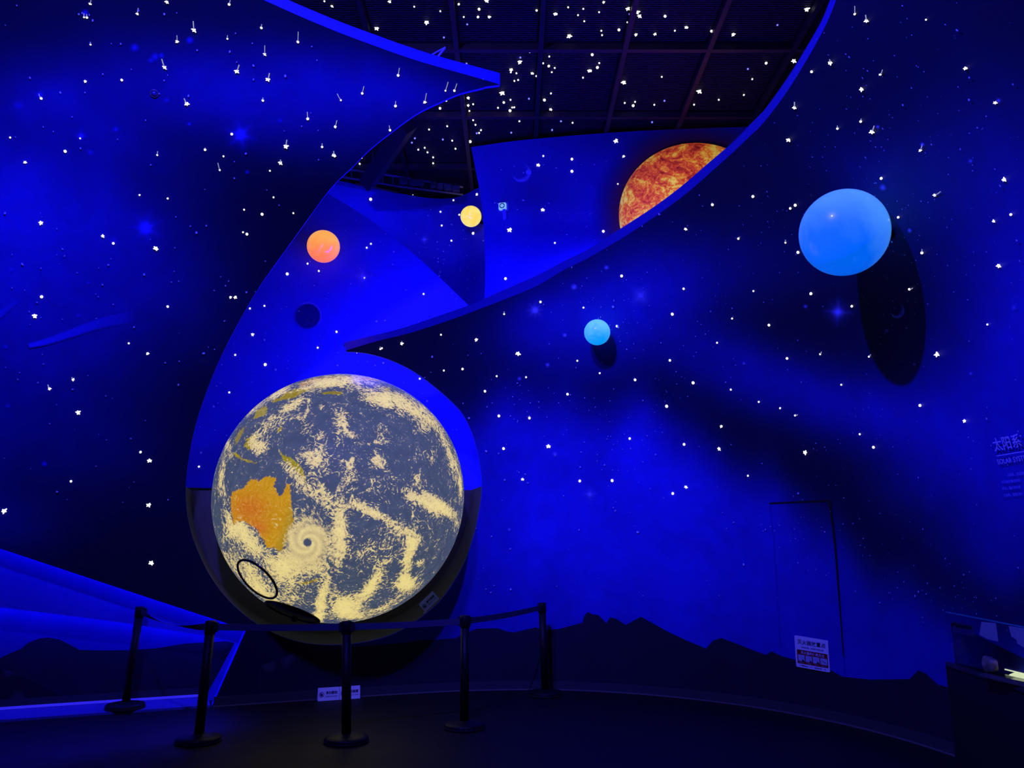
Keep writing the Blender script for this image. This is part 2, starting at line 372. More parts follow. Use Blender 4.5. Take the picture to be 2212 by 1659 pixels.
# ------------------------------------------------------------------ stepped recess at the foot of the left wall
W2, W3 = -.20, -.46
l2 = P2([(0, 1312), (250, 1343), (430, 1371), (507, 1389)], W2); l2r = P2([(507, 1389), (440, 1504)], W2)
sl2 = (l2[0][1]-l2[1][1])/(l2[0][0]-l2[1][0])
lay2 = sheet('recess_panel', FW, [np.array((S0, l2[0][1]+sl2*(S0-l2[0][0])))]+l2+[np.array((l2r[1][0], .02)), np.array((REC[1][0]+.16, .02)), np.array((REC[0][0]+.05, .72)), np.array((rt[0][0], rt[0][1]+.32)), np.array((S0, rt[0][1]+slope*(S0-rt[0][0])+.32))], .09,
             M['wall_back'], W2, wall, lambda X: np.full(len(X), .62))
lay2['label'] = 'blue lit inner panel of the recess'
s3a, s3b = S0, REC[0][0]+.05
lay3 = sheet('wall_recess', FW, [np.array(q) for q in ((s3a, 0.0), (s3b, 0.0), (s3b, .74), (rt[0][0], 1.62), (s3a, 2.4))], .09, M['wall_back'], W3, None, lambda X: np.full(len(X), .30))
tag(lay3, 'blue back wall of the low recess with painted hills', 'wall', kind='structure')
h1 = P2([(-260, 1440), (-120, 1455), (0, 1422), (20, 1412), (45, 1402), (62, 1388), (85, 1379), (105, 1377), (128, 1381), (150, 1392), (172, 1404), (215, 1405), (290, 1404), (340, 1400), (400, 1390), (470, 1386), (530, 1384)], W3+.012)
x_ = sheet('painted_hills', FW, h1+[np.array((h1[-1][0], .05)), np.array((h1[0][0], .05))], .09, M['mount'], W3+.012, lay3); x_['label'] = 'dark painted hills'
h2 = P2([(-260, 1400), (-60, 1420), (0, 1441), (60, 1467), (110, 1492), (135, 1505)], W3+.016)
sheet('painted_hills', FW, h2+[np.array((h2[0][0], .05))], .09, M['mount2'], W3+.016, lay3)
strip_on(FW, s3a, s3b, .02, .10, W3, .03, 'x', M['skirt']).name = 'baseboard_left'
bl = bpy.data.objects['baseboard_left']
V = []; ss = np.linspace(s3a, s3b, 50)
for o_, z in ((W3, .02), (W3+.03, .02), (W3+.03, .105), (W3, .105)): V += list(FW.at(ss, np.full(50, z), o_))
bl.data.clear_geometry(); bl.data.from_pydata([tuple(v) for v in V], [], [(k*50+i, k*50+i+1, (k+1)*50+i+1, (k+1)*50+i) for k in range(3) for i in range(49)])
tag(bl, 'dark skirting at the foot of the recess', 'skirting', kind='structure')
# raised blue ledge, added so the recess floor looks lit
V = []; ss = np.linspace(S0, REC[1][0]-.02, 50)
for o_, z in ((W3, .02), (.04, .02), (.04, 0.0)): V += list(FW.at(ss, np.full(50, z), o_))
rfl = mesh_obj('floor_recess', V, [(k*50+i, k*50+i+1, (k+1)*50+i+1, (k+1)*50+i) for k in range(2) for i in range(49)], plain('added_recess_ledge', (.06, .06, .36), .6))
tag(rfl, 'low blue ledge added so the recess floor looks lit', 'floor', kind='structure')
# jamb edge
j = [FW.at(s, z) for s, z in resample([REC[0], np.array((REC[1][0], .0))], .1, False)]; jb = [FW.at(s, z, W2) for s, z in resample([REC[0], np.array((REC[1][0], .0))], .1, False)]
ribbon('recess_jamb', j, jb, M['rim'], wall)

# ------------------------------------------------------------------ back walls seen through the opening
AW = Surf([(-4.6, 8.1), (-3.4, 8.62), (-2.0, 9.05), (-.6, 9.3), (.8, 9.35), (2.2, 9.1)], smooth=10)
A_TOP = [(560, 330), (640, 374), (712, 420), (760, 449), (810, 482), (850, 513), (890, 545), (930, 581), (970, 619), (1008, 656), (1050, 700), (1090, 745)]
at = smooth_path(P2(A_TOP, 0, AW), 4)
zA = AW.inv(430, 1054)[1]
BLA = [(930, 640, 160, 120, 30, .35), (640, 900, 200, 260, 0, .1), (780, 700, 150, 120, 0, .15)]  # LED glow on the back wall, brightened into its paint
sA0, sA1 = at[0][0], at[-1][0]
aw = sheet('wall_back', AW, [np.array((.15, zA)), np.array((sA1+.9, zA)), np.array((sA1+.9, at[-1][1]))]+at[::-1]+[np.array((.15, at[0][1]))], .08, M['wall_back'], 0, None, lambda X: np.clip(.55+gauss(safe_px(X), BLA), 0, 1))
tag(aw, 'bright blue curved wall behind the globe with the orange planet', 'wall', kind='structure')
ribbon('panel_edge', [AW.at(s, z) for s, z in at], [AW.at(s, z, -.07) for s, z in at], M['rim'], aw)
mesh_obj('bottom_edge', [AW.at(.15, zA), AW.at(sA1, zA), AW.at(sA1, zA, -.07), AW.at(.15, zA, -.07)], [(0, 1, 2, 3)], M['rim'], aw)
ZC = 7.0
bt = [at_z(x, y, ZC)[:2] for x, y in [(560, 362), (640, 374), (730, 390), (800, 405), (870, 419), (930, 428), (975, 428), (1003, 421), (1024, 410), (1044, 402), (1075, 396)]]
BW = Surf(bt, smooth=6)
sB = BW.S[-1]-.01; bpoly = [np.array(q) for q in ((.02, 2.5), (sB, 2.5), (sB, ZC), (.02, ZC))]
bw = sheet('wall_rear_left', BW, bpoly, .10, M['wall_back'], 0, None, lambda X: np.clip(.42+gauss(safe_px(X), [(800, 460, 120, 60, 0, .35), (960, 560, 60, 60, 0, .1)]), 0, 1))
tag(bw, 'dusky purple blue curved wall behind the yellow planet', 'wall', kind='structure')
ct = [at_z(x, y, ZC)[:2] for x, y in [(985, 322), (1018, 318), (1100, 306), (1200, 296), (1300, 288), (1400, 282), (1550, 276), (1700, 272), (1900, 268)]]
CW = Surf(ct, smooth=6)
ce = smooth_path(P2([(1018, 318), (1024, 350), (1031, 385), (1038, 425), (1043, 470), (1047, 530), (1048, 590), (1046, 660), (1042, 740)], 0, CW), 4)
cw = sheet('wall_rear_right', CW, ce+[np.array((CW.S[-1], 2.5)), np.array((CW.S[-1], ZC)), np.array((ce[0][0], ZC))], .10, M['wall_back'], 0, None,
           lambda X: np.clip(.42+gauss(safe_px(X), [(1150, 420, 90, 60, 0, -.18), (1200, 600, 200, 90, 0, .25), (1400, 300, 300, 40, 0, -.15)]), .02, 1))  # LED light near the foot and dimness above, put into the paint
tag(cw, 'blue rear wall carrying the fiery orange sun', 'wall', kind='structure')
ribbon('panel_edge', [CW.at(s, z) for s, z in ce], [CW.at(s, z, -.05) for s, z in ce], M['rim'], cw)

# ------------------------------------------------------------------ floor and ceiling
fl = mesh_obj('floor', *box(-11, 6, -3, 14, -.06, 0), M['floor']); tag(fl, 'dark vinyl floor of the exhibition room', 'floor', kind='structure')
M['ceil'] = plain('black_ceiling', (.004, .004, .006), .8)
ce_ = mesh_obj('ceiling', *box(-9, 6, -1, 14, ZC+.16, ZC+.26), M['ceil']); tag(ce_, 'black ceiling behind open steel mesh', 'ceiling', kind='structure')
m = Mat('expanded_steel_mesh'); tc = m.n('ShaderNodeTexCoord').outputs['Object']
wv = m.n('ShaderNodeTexWave', wave_type='BANDS', bands_direction='Y'); wv.inputs['Scale'].default_value = 9; wv.inputs['Distortion'].default_value = 2.2; wv.inputs['Detail'].default_value = 1; wv.inputs['Detail Scale'].default_value = 3
m.l(tc, wv.inputs['Vector']); k = m.math('GREATER_THAN', wv.outputs['Fac'], .62)
m.set(**{'Base Color': m.mix(k, (.0015, .0015, .002, 1), (.03, .03, .05, 1)), 'Roughness': .75, 'Specular IOR Level': .1}); m.bump(wv.outputs['Fac'], .5, .01); M['mesh'] = m.m
BX = [-3.53, -2.565, -1.60, -.635, .33, 1.295, 2.26, 3.225]; BY = [3.72, 5.18, 6.64, 8.10, 9.56, 11.02, 12.48]
for i, x in enumerate(BX):
    w = .028; mm = M['beam'] if i in (3, 5, 6) else M['beam_dark']
    o = mesh_obj('ceiling_beam', *box(x-w, x+w, 3.4, 12.9, ZC+.012, ZC+.09), mm, ce_)
for jn, y in enumerate(BY):
    o = mesh_obj('ceiling_beam', *box(-4.2, 3.9, y-.03, y+.03, ZC+.02, ZC+.10), M['beam'] if jn in (3, 4) else M['beam_dark'], ce_)
pv, pf = box(-.44, .44, -.68, .68, 0, .012); pm = None
for i in range(len(BX)-1):
    for jn in range(len(BY)-1):
        if pm is None: o = mesh_obj('mesh_panel', pv, pf, M['mesh'], ce_); pm = o.data
        else: o = bpy.data.objects.new('mesh_panel', pm); COL.objects.link(o); o.parent = ce_
        o.location = ((BX[i]+BX[i+1])/2, (BY[jn]+BY[jn+1])/2, ZC+.10)

# ------------------------------------------------------------------ niche around the globe: brown basin in the lower half of the round opening
i0 = min(range(len(hl)), key=lambda i: abs(proj(hA[i])[1]-1052) + (0 if proj(hA[i])[0] < 700 else 1e4))
i1 = min(range(len(hl)), key=lambda i: abs(proj(hA[i])[1]-1052) + (0 if proj(hA[i])[0] > 700 else 1e4))
low = [np.array(hl[i]) for i in range(i0, i1+1)]; cen = np.array(((low[0][0]+low[-1][0])/2, low[0][1]))
bf = [FW.at(s, z, -.036) for s, z in low]; bb = [FW.at(*(cen+(q-cen)*.97), -.62) for q in low]
nb = ribbon('niche_basin', bf, bb, M['brown']); tag(nb, 'dark brown half round basin under the big globe', 'niche', kind='structure')
mesh_obj('basin_back', bb, [tuple(range(len(bb)))], M['brown'], nb)
ba = [FW.at(cen[0], cen[1], -.62)]

# ------------------------------------------------------------------ hidden LED strips
def led(pts, r, mat, label):
    pts = [pts[int(round(i))] for i in np.linspace(0, len(pts)-1, min(len(pts), 16))]; o = mesh_obj('led_strip', *tube(pts, r, 4), mat); return tag(o, label, 'light strip')
ctr = np.array(FW.inv(722, 1075))
def outward(q, d): v = q-ctr; return q+v/np.linalg.norm(v)*d
lq = [np.array(hl[i]) for i in range(0, i0) if proj(hA[i])[1] > 440]
led([FW.at(*outward(q, .13), -.09) for q in lq], .011, M['led_soft'], 'blue light strip behind the left edge of the tear shaped opening')
rq = [np.array(hl[i]) for i in range(i1, len(hl)) if proj(hA[i])[0] > 800]
led([FW.at(*outward(q, .12), -.09) for q in rq], .011, M['led_soft'], 'blue light strip behind the right edge of the round opening')
rr = [q for q in rbb if 6 < q[0] < FW.inv(1640, 260)[0]]
led([FW.at(s, z-.10, -TH-.12) for s, z in rr[2:]], .014, M['led'], 'blue light strip behind the upper edge of the right panel')
led([CW.at(*CW.inv(x, y, .12), .12) for x, y in ((1075, 690), (1130, 668), (1200, 635), (1270, 600), (1330, 566))], .010, M['led_soft'], 'blue light strip along the foot of the rear wall')
led([AW.at(s, z-.10, -.14) for s, z in at[4:-6]], .010, M['led'], 'added unseen blue light strip behind the top edge of the bright blue wall')  # extra strip, added to brighten the dusky wall behind
led([FW.at(s, z+.07, -.10) for s, z in resample([np.array((S0+.3, rt[0][1]+slope*(S0+.3-rt[0][0])))]+rt+[REC[0]], .2, False)], .008, M['led_a'], 'blue light strip behind the sloping lower edge of the left wall')
led([FW.at(s, z+.035, W2-.09) for s, z in resample([np.array((S0+.3, l2[0][1]+sl2*(S0+.3-l2[0][0])))]+l2, .2, False)], .007, M['led_b'], 'blue light strip behind the inner panel of the recess')
led([FW.at(s, .035, W3+.05) for s in np.linspace(S0+.3, REC[1][0]-.1, 40)], .012, M['led_line'], 'blue light strip along the foot of the recess')

# ------------------------------------------------------------------ planets
def limb_box(C, R):
    C = np.asarray(C, float); d = np.linalg.norm(C-O); w = (O-C)/d; a = math.acos(R/d)
    u = np.cross([0, 0, 1], w); u /= np.linalg.norm(u); v = np.cross(w, u)
    t = np.linspace(0, 2*math.pi, 90)[:, None]
    p = proj(C+R*(math.cos(a)*w+math.sin(a)*(np.cos(t)*u+np.sin(t)*v)))
    return p[:, 0].min(), p[:, 0].max(), p[:, 1].min(), p[:, 1].max()
def fit_ball(x0, x1, y0, y1, depth):
    cx, cy = (x0+x1)/2, (y0+y1)/2; C = depth(cx, cy); R = (x1-x0+y1-y0)/4*px_size(C)
    for _ in range(8):
        b = limb_box(C, R); cx += (x0+x1)/2-(b[0]+b[1])/2; cy += (y0+y1)/2-(b[2]+b[3])/2
        C = depth(cx, cy); R *= (x1-x0+y1-y0)/(b[1]-b[0]+b[3]-b[2])
    return C, R
def ball(seg, ring):
    V = [(0, 0, -1)]; Fc = []
    for i in range(1, ring):
        a = -math.pi/2+math.pi*i/ring
        V += [(math.cos(a)*math.cos(2*math.pi*k/seg), math.cos(a)*math.sin(2*math.pi*k/seg), math.sin(a)) for k in range(seg)]
    V.append((0, 0, 1)); T = len(V)-1
    for k in range(seg):
        Fc.append((0, 1+(k+1) % seg, 1+k)); Fc.append((T, T-seg+k, T-seg+(k+1) % seg))
    for i in range(ring-2):
        for k in range(seg): a = 1+i*seg; Fc.append((a+k, a+(k+1) % seg, a+seg+(k+1) % seg, a+seg+k))
    return V, Fc
def planet_lamp(name, C, R, mat, stem_to, label):
    o = empty(name, C); V, Fc = ball(56, 30)
    g = mesh_obj('globe', np.array(V)*R, Fc, mat, o, True)
    d = np.asarray(stem_to)-C; L = np.linalg.norm(d); d = d/L
    st = mesh_obj('mounting_stem', *tube([d*R*.96, d*L], max(.015, R*.14), 12), M['black'], o, True)
    return tag(o, label, 'planet')
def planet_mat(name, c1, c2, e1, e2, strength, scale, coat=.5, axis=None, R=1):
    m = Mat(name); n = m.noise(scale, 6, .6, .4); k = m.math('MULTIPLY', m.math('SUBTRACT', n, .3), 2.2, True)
    if axis:                                        # light and dark side of the globe put into its colour and glow
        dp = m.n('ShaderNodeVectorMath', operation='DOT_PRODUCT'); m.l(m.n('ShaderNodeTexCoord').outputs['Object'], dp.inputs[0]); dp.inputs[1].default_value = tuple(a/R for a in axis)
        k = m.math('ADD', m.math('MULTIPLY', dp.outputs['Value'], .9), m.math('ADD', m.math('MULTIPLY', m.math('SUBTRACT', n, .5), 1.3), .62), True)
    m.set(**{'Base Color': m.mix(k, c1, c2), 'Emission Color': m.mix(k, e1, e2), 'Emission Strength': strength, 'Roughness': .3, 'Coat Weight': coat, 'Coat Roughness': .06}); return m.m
# big blue lamp and small cyan lamp on the right wall
C, R = fit_ball(1725, 1926, 407.5, 596, lambda x, y: FW.pt(x, y, .335)); s_, z_ = FW.inv(*proj(C), .335)
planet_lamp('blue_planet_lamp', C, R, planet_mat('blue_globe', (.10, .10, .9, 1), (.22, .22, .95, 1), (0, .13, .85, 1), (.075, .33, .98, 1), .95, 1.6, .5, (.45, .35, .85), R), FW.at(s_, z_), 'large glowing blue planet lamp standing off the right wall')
C, R = fit_ball(1262, 1318, 689.5, 746, lambda x, y: FW.pt(x, y, .22)); s_, z_ = FW.inv(*proj(C), .22)
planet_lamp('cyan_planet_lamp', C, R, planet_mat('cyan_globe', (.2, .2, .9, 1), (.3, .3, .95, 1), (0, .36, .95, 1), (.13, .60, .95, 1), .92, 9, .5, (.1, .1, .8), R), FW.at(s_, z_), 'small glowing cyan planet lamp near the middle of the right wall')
C, R = fit_ball(663, 734, 496.5, 568, lambda x, y: AW.pt(x, y, .24)); s_, z_ = AW.inv(*proj(C), .24)
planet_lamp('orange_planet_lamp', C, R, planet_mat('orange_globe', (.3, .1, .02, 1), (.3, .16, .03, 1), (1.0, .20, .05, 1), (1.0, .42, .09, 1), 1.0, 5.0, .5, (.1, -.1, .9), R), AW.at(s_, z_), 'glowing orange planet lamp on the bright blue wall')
C, R = fit_ball(995, 1039.5, 443.7, 491, lambda x, y: BW.pt(x, y, .30)); s_, z_ = BW.inv(*proj(C), .30)
planet_lamp('yellow_planet_lamp', C, R, planet_mat('yellow_globe', (.12, .10, .01, 1), (.14, .12, .01, 1), (1.0, .66, .07, 1), (1.0, .90, .30, 1), 1.0, 6), BW.at(s_, z_), 'small glowing yellow planet lamp beside the edge of the rear wall')

# ------------------------------------------------------------------ the sun relief on the rear wall
SR_PX = 165; sunC = CW.pt(1503, 463, .02); sR = SR_PX*px_size(sunC)*1.0
sn, sz = CW.inv(1503, 463); nrm = CW.normal(sn, sz); upv = Vector((0, 0, 1)); nv = Vector(nrm); rv = upv.cross(nv).normalized(); uv = nv.cross(rv)
V = []; Fc = []; NR, NS = 40, 96
for i in range(NR+1):
    a = (i/NR)*math.pi/2
    for k in range(NS):
        b = 2*math.pi*k/NS; V.append(rv*(math.sin(a)*math.cos(b)*sR)+uv*(math.sin(a)*math.sin(b)*sR)+nv*(math.cos(a)*sR*.34))
for i in range(NR):
    for k in range(NS): Fc.append((i*NS+k, (i+1)*NS+k, (i+1)*NS+(k+1) % NS, i*NS+(k+1) % NS))
m = Mat('fiery_sun'); n1 = m.noise(1.5, 4, .55, 1.4); n2 = m.noise(6, 6, .62, 3.0); n3 = m.noise(20, 4, .6, 2.5)
k = m.math('ADD', m.math('MULTIPLY', n1, .62), m.math('MULTIPLY', n2, .38)); k = m.math('ADD', k, m.math('MULTIPLY', m.math('SUBTRACT', n3, .5), .22))
col = m.ramp(k, [(.36, (.22, .012, .010, 1)), (.43, (.62, .045, .02, 1)), (.48, (.82, .14, .02, 1)), (.52, (.90, .42, .03, 1)), (.59, (.95, .74, .10, 1))])
m.set(**{'Base Color': col, 'Emission Color': col, 'Emission Strength': .40, 'Roughness': .5}); m.bump(k, .3, .05)  # lamp light on the relief partly put in as its own glow
sun = empty('sun_relief', sunC); tag(sun, 'huge fiery orange and yellow sun bulging from the rear wall', 'sun')
mesh_obj('sun_dome', V, Fc, m.m, sun, True)
# warm lamp hidden behind the top edge of the right panel, shining up at the sun
lp = FW.pt(1440, 500, -.42); l_ = spot('sun_lamp', tuple(lp+np.array((0, 0, -.05))), tuple(sunC+np.array((-.15, 0, -.1))), 110, (1, .86, .62), 46, .6, .06)

# ------------------------------------------------------------------ the big globe in the niche
GC, GR = fit_ball(456, 1002.5, 808, 1346.5, lambda x, y: at_y(x, y, 8.12))
gw = (O-GC)/np.linalg.norm(O-GC); gu = np.cross([0, 0, 1], gw); gu /= np.linalg.norm(gu); gu = -gu if gu[0] < 0 else gu; gv = np.cross(gw, gu); gv = -gv if gv[2] < 0 else gv
gd = np.linalg.norm(O-GC); alim = math.acos(GR/gd)
NA, NB = 200, 460
aa = np.concatenate([np.linspace(0, alim*1.06, NA-40)[1:], np.linspace(alim*1.06, math.pi*.985, 41)[1:]])
bbv = np.linspace(0, 2*math.pi, NB, endpoint=False)
AAa, BBb = np.meshgrid(aa, bbv, indexing='ij')
dirs = np.cos(AAa)[..., None]*gw + np.sin(AAa)[..., None]*(np.cos(BBb)[..., None]*gu + np.sin(BBb)[..., None]*gv)
Vg = np.vstack([gw[None]*GR, dirs.reshape(-1, 3)*GR]); n_r = len(aa)
Fg = [(0, 1+k, 1+(k+1) % NB) for k in range(NB)]
for i in range(n_r-1):
    o1 = 1+i*NB
    for k in range(NB): k2 = (k+1) % NB; Fg.append((o1+k, o1+NB+k, o1+NB+k2, o1+k2))
Fg.append(tuple(1+(n_r-1)*NB+k for k in range(NB))[::-1])
pg = proj(Vg+GC); rho = np.r_[0, np.repeat(aa, NB)]; far = rho > alim
gc2 = np.array([729.2, 1077.2]); dv = pg-gc2
lim = np.hypot(dv[:, 0]/273, dv[:, 1]/269)
ang = np.r_[0, np.tile(bbv, n_r)]
pg[far] = gc2+np.stack([np.cos(ang[far])*273, -np.sin(ang[far])*269], 1)*(1+(rho[far]-alim)*.9)[:, None]
Z = lambda q: np.array([(430+x*.36159, 780+y*.36159) for x, y in q])
def sdist(P, poly):
    q = np.asarray(poly); best = np.full(len(P), 1e9)
    for i in range(len(q)):
        a, b = q[i], q[(i+1) % len(q)]; ab = b-a; t = np.clip(((P-a) @ ab)/(ab @ ab+1e-9), 0, 1)
        best = np.minimum(best, np.hypot(*(P-(a+t[:, None]*ab)).T))
    return np.where(inside(P, q), best, -best)
AUS = Z([(190, 800), (200, 780), (225, 772), (270, 757), (283, 735), (300, 712), (345, 703), (352, 725), (368, 712), (385, 696), (400, 685), (430, 693), (462, 700), (455, 725), (445, 745), (462, 780), (480, 806), (500, 796), (512, 765), (530, 728), (545, 740), (545, 790), (552, 840), (556, 890), (566, 940), (566, 985), (545, 1030), (525, 1075), (505, 1125), (478, 1140), (450, 1115), (402, 1117), (392, 1080), (368, 1045), (350, 1010), (325, 988), (305, 985), (270, 955), (235, 962), (203, 985), (196, 930), (188, 860)])
LAND = [(AUS, None), (Z([(478, 530), (500, 556), (545, 575), (585, 600), (615, 640), (632, 680), (640, 725), (612, 700), (570, 655), (530, 620), (500, 590)]), (150, 152, 24)),
        (Z([(268, 500), (285, 462), (320, 440), (350, 436), (340, 480), (330, 520), (300, 530), (275, 520)]), (150, 148, 28)), (Z([(205, 543), (235, 556), (258, 580), (300, 592), (345, 606), (340, 614), (290, 604), (245, 586), (205, 560)]), (168, 158, 20)),
        (Z([(430, 240), (480, 215), (520, 185), (580, 163), (665, 152), (660, 175), (610, 195), (570, 222), (500, 232), (440, 250)]), (140, 140, 34)), (Z([(325, 345), (335, 310), (360, 283), (395, 268), (410, 285), (395, 318), (360, 338)]), (150, 148, 62)),
        (Z([(215, 470), (235, 430), (262, 395), (275, 400), (255, 440), (235, 480), (215, 510)]), (130, 132, 60)), (Z([(478, 400), (492, 385), (500, 405), (480, 425), (465, 420)]), (160, 155, 50)),
        (Z([(735, 188), (790, 178), (860, 182), (850, 200), (790, 200), (740, 200)]), (128, 130, 40)), (Z([(1100, 160), (1130, 158), (1140, 175), (1115, 182)]), (120, 125, 40)), (Z([(590, 1325), (640, 1318), (690, 1300), (730, 1296), (700, 1318), (650, 1332), (600, 1342)]), (150, 140, 20)),
        (Z([(600, 130), (700, 100), (850, 88), (1000, 95), (1090, 118), (1000, 118), (900, 110), (800, 120), (690, 130), (600, 158)]), (165, 135, 95))]
lm = np.full(len(pg), -60.0); lc = np.zeros((len(pg), 3))
for poly, c in LAND:
    d = sdist(pg, poly); up = d > lm; lm = np.maximum(lm, d)
    if c is None:
        zx = (pg[:, 0]-430)/.36159; zy = (pg[:, 1]-780)/.36159
        cc = np.array(srgb(222, 162, 20)[:3])[None]*np.ones((len(pg), 1)); w1 = np.exp(-((zx-300)/110)**2-((zy-880)/90)**2)[:, None]; cc = cc*(1-w1)+np.array(srgb(224, 112, 26)[:3])*w1
        w2 = np.exp(-((zx-350)/60)**2-((zy-1000)/50)**2)[:, None]*.8; cc = cc*(1-w2)+np.array(srgb(226, 92, 34)[:3])*w2
        w3 = np.clip((zx-470)/90+(zy-1000)/260, 0, 1)[:, None]*.75; cc = cc*(1-w3)+np.array(srgb(140, 142, 44)[:3])*w3
        lc = np.where(up[:, None], cc, lc)
    else: lc = np.where(up[:, None], np.array(srgb(*c)[:3])[None], lc)
land_mask = np.clip(.5+lm/22, 0, 1)
CL = [(850, 350, 55, 60, 0, .55), (860, 400, 40, 60, 30, .35), (720, 455, 42, 45, 0, .5), (620, 345, 40, 30, 0, .4), (625, 405, 45, 50, 0, .42), (700, 590, 85, 75, 20, .62), (640, 560, 50, 40, 0, .25), (910, 640, 45, 70, 20, .45), (860, 610, 50, 25, 0, .3), (890, 700, 40, 30, 0, .3),
      (560, 262, 85, 32, -30, .75), (410, 390, 100, 45, -38, .55), (340, 490, 60, 50, -30, .55), (375, 520, 50, 40, 0, .45), (910, 450, 45, 30, 30, .45), (830, 490, 40, 35, 0, .4), (1080, 430, 45, 40, 40, .45), (1040, 485, 110, 14, -3, .4), (735, 275, 20, 20, 0, .5), (655, 260, 12, 50, 10, .4),
      (1060, 235, 100, 40, 15, .7), (1220, 265, 160, 50, 22, .6), (1330, 330, 90, 40, 40, .45), (1340, 400, 60, 40, 0, .4), (1150, 200, 150, 30, 10, .35), (1060, 590, 45, 45, 40, .55), (1100, 635, 60, 30, 25, .4), (1300, 705, 22, 50, -25, .6), (1330, 770, 60, 10, 35, .4), (1410, 860, 100, 45, 22, .85), (1300, 820, 70, 35, 25, .5), (1480, 900, 70, 25, 40, .5),
      (1000, 890, 90, 30, 20, .5), (960, 850, 50, 30, 0, .3), (1100, 940, 120, 30, 25, .5), (1230, 1030, 100, 40, 35, .4), (760, 830, 45, 130, -28, .4), (840, 960, 50, 160, 5, .6), (850, 1100, 45, 120, 0, .6), (700, 780, 60, 90, -30, .3), (660, 1080, 150, 140, 0, .55), (560, 660, 40, 100, -35, .5), (600, 720, 45, 60, -40, .4),
      (1060, 1090, 120, 50, -10, .28), (1050, 1180, 130, 60, 0, .26), (1245, 1190, 34, 130, 10, 1.0), (1230, 1330, 75, 42, 0, .95), (1290, 1100, 25, 50, 20, .4), (1320, 1210, 30, 20, -40, .5), (1045, 1320, 34, 110, 33, .9), (940, 1420, 100, 40, -25, .6), (880, 1490, 90, 50, 0, .75), (840, 1440, 50, 70, -20, .6), (960, 1520, 90, 30, 0, .4), (730, 1440, 30, 130, 8, .95), (700, 1530, 100, 20, 0, .6),
      (1150, 1440, 130, 25, -30, .5), (1080, 1490, 60, 20, 0, .35), (260, 1010, 90, 60, 50, .6), (330, 1110, 110, 50, 45, .55), (200, 990, 40, 80, 10, .45), (160, 900, 30, 130, 0, .32), (130, 700, 22, 120, 8, .55), (170, 500, 25, 110, -20, .5), (280, 1220, 150, 40, 45, .4), (180, 1200, 90, 40, 60, .45), (330, 1330, 120, 40, 45, .6), (500, 1190, 90, 50, 20, .5), (530, 1300, 110, 60, 20, .45), (430, 1420, 120, 30, 35, .5), (560, 1420, 120, 40, 20, .4), (640, 1240, 120, 50, 0, .4), (480, 1240, 60, 60, 0, .35),
      (850, 120, 170, 40, 0, .7), (700, 150, 140, 25, -12, .55), (480, 190, 120, 22, -33, .6), (330, 280, 120, 18, -45, .5), (1520, 620, 30, 130, -15, .55), (1560, 760, 14, 70, 0, .6), (1450, 450, 30, 120, -30, .45), (1390, 560, 25, 60, 15, .35), (1540, 980, 30, 60, 10, .3), (1180, 780, 120, 60, 0, .2), (1000, 750, 120, 80, 0, .17), (1350, 960, 140, 90, 0, .12)]
zq = np.stack([(pg[:, 0]-430)/.36159, (pg[:, 1]-780)/.36159], 1)
CL += [(260, 1110, 150, 60, 48, .12), (420, 1230, 140, 70, 30, .08), (560, 1230, 130, 60, 10, .1), (600, 1370, 140, 60, 10, .12), (420, 1330, 120, 60, 35, .10), (760, 1290, 80, 80, 0, .2), (1000, 1150, 160, 80, 0, .12), (1180, 1060, 140, 60, 25, .16), (900, 800, 120, 60, 30, .14), (480, 960, 70, 90, 0, .16), (620, 900, 90, 60, -20, .22)]
cl = gauss(zq, CL)*1.06+.125
ex, ey = zq[:, 0]-648, zq[:, 1]-1083; er = np.hypot(ex, ey); et = np.arctan2(ey, ex)
sw = np.exp(-(er/150)**4); arms = .5+.5*np.sin(3*et-np.sqrt(np.maximum(er, 1))*2.1)
cl = cl*(1-sw)+sw*(.78+.30*arms*np.clip(1.15-er/180, 0, 1)); calm = np.clip(1-.86*sw, 0, 1)
eye = np.clip((er-23)/5, 0, 1)
cl *= np.where(inside(pg, AUS) & (er > 150), .35, 1)
m = Mat('printed_earth'); tc = m.n('ShaderNodeTexCoord').outputs['Object']
n1 = m.noise(4.2, 5, .6, 2.0, tc); n2 = m.noise(10, 4, .55, 4.0, tc); n3 = m.noise(30, 3, .55, 3.5, tc)
nz = m.math('ADD', m.math('MULTIPLY', m.math('SUBTRACT', n1, .5), 1.0), m.math('MULTIPLY', m.math('SUBTRACT', n2, .5), 1.9)); nz = m.math('ADD', nz, m.math('MULTIPLY', m.math('SUBTRACT', n3, .5), .85))
nz = m.math('MULTIPLY', nz, m.attr('calm').outputs['Fac'])
dn = m.math('ADD', m.math('MULTIPLY', m.attr('cloud').outputs['Fac'], .85), nz)
ck = m.math('MULTIPLY', m.math('SUBTRACT', dn, .37), 4.0, True); ck = m.math('MULTIPLY', ck, m.attr('eye').outputs['Fac'])
la = m.attr('land'); lk = m.math('ADD', la.outputs['Alpha'], m.math('MULTIPLY', m.math('SUBTRACT', n2, .5), .55)); lk = m.math('MULTIPLY', m.math('SUBTRACT', lk, .45), 9, True)
ocean = m.mix(n1, srgb(54, 66, 88), srgb(88, 98, 124))
lcol = m.mix(m.math('MULTIPLY', m.math('SUBTRACT', n2, .38), 1.6, True), m.mix(m.math('MULTIPLY', n3, .7), la.outputs['Color'], srgb(150, 96, 18)), m.mix(.35, la.outputs['Color'], srgb(240, 205, 90)))
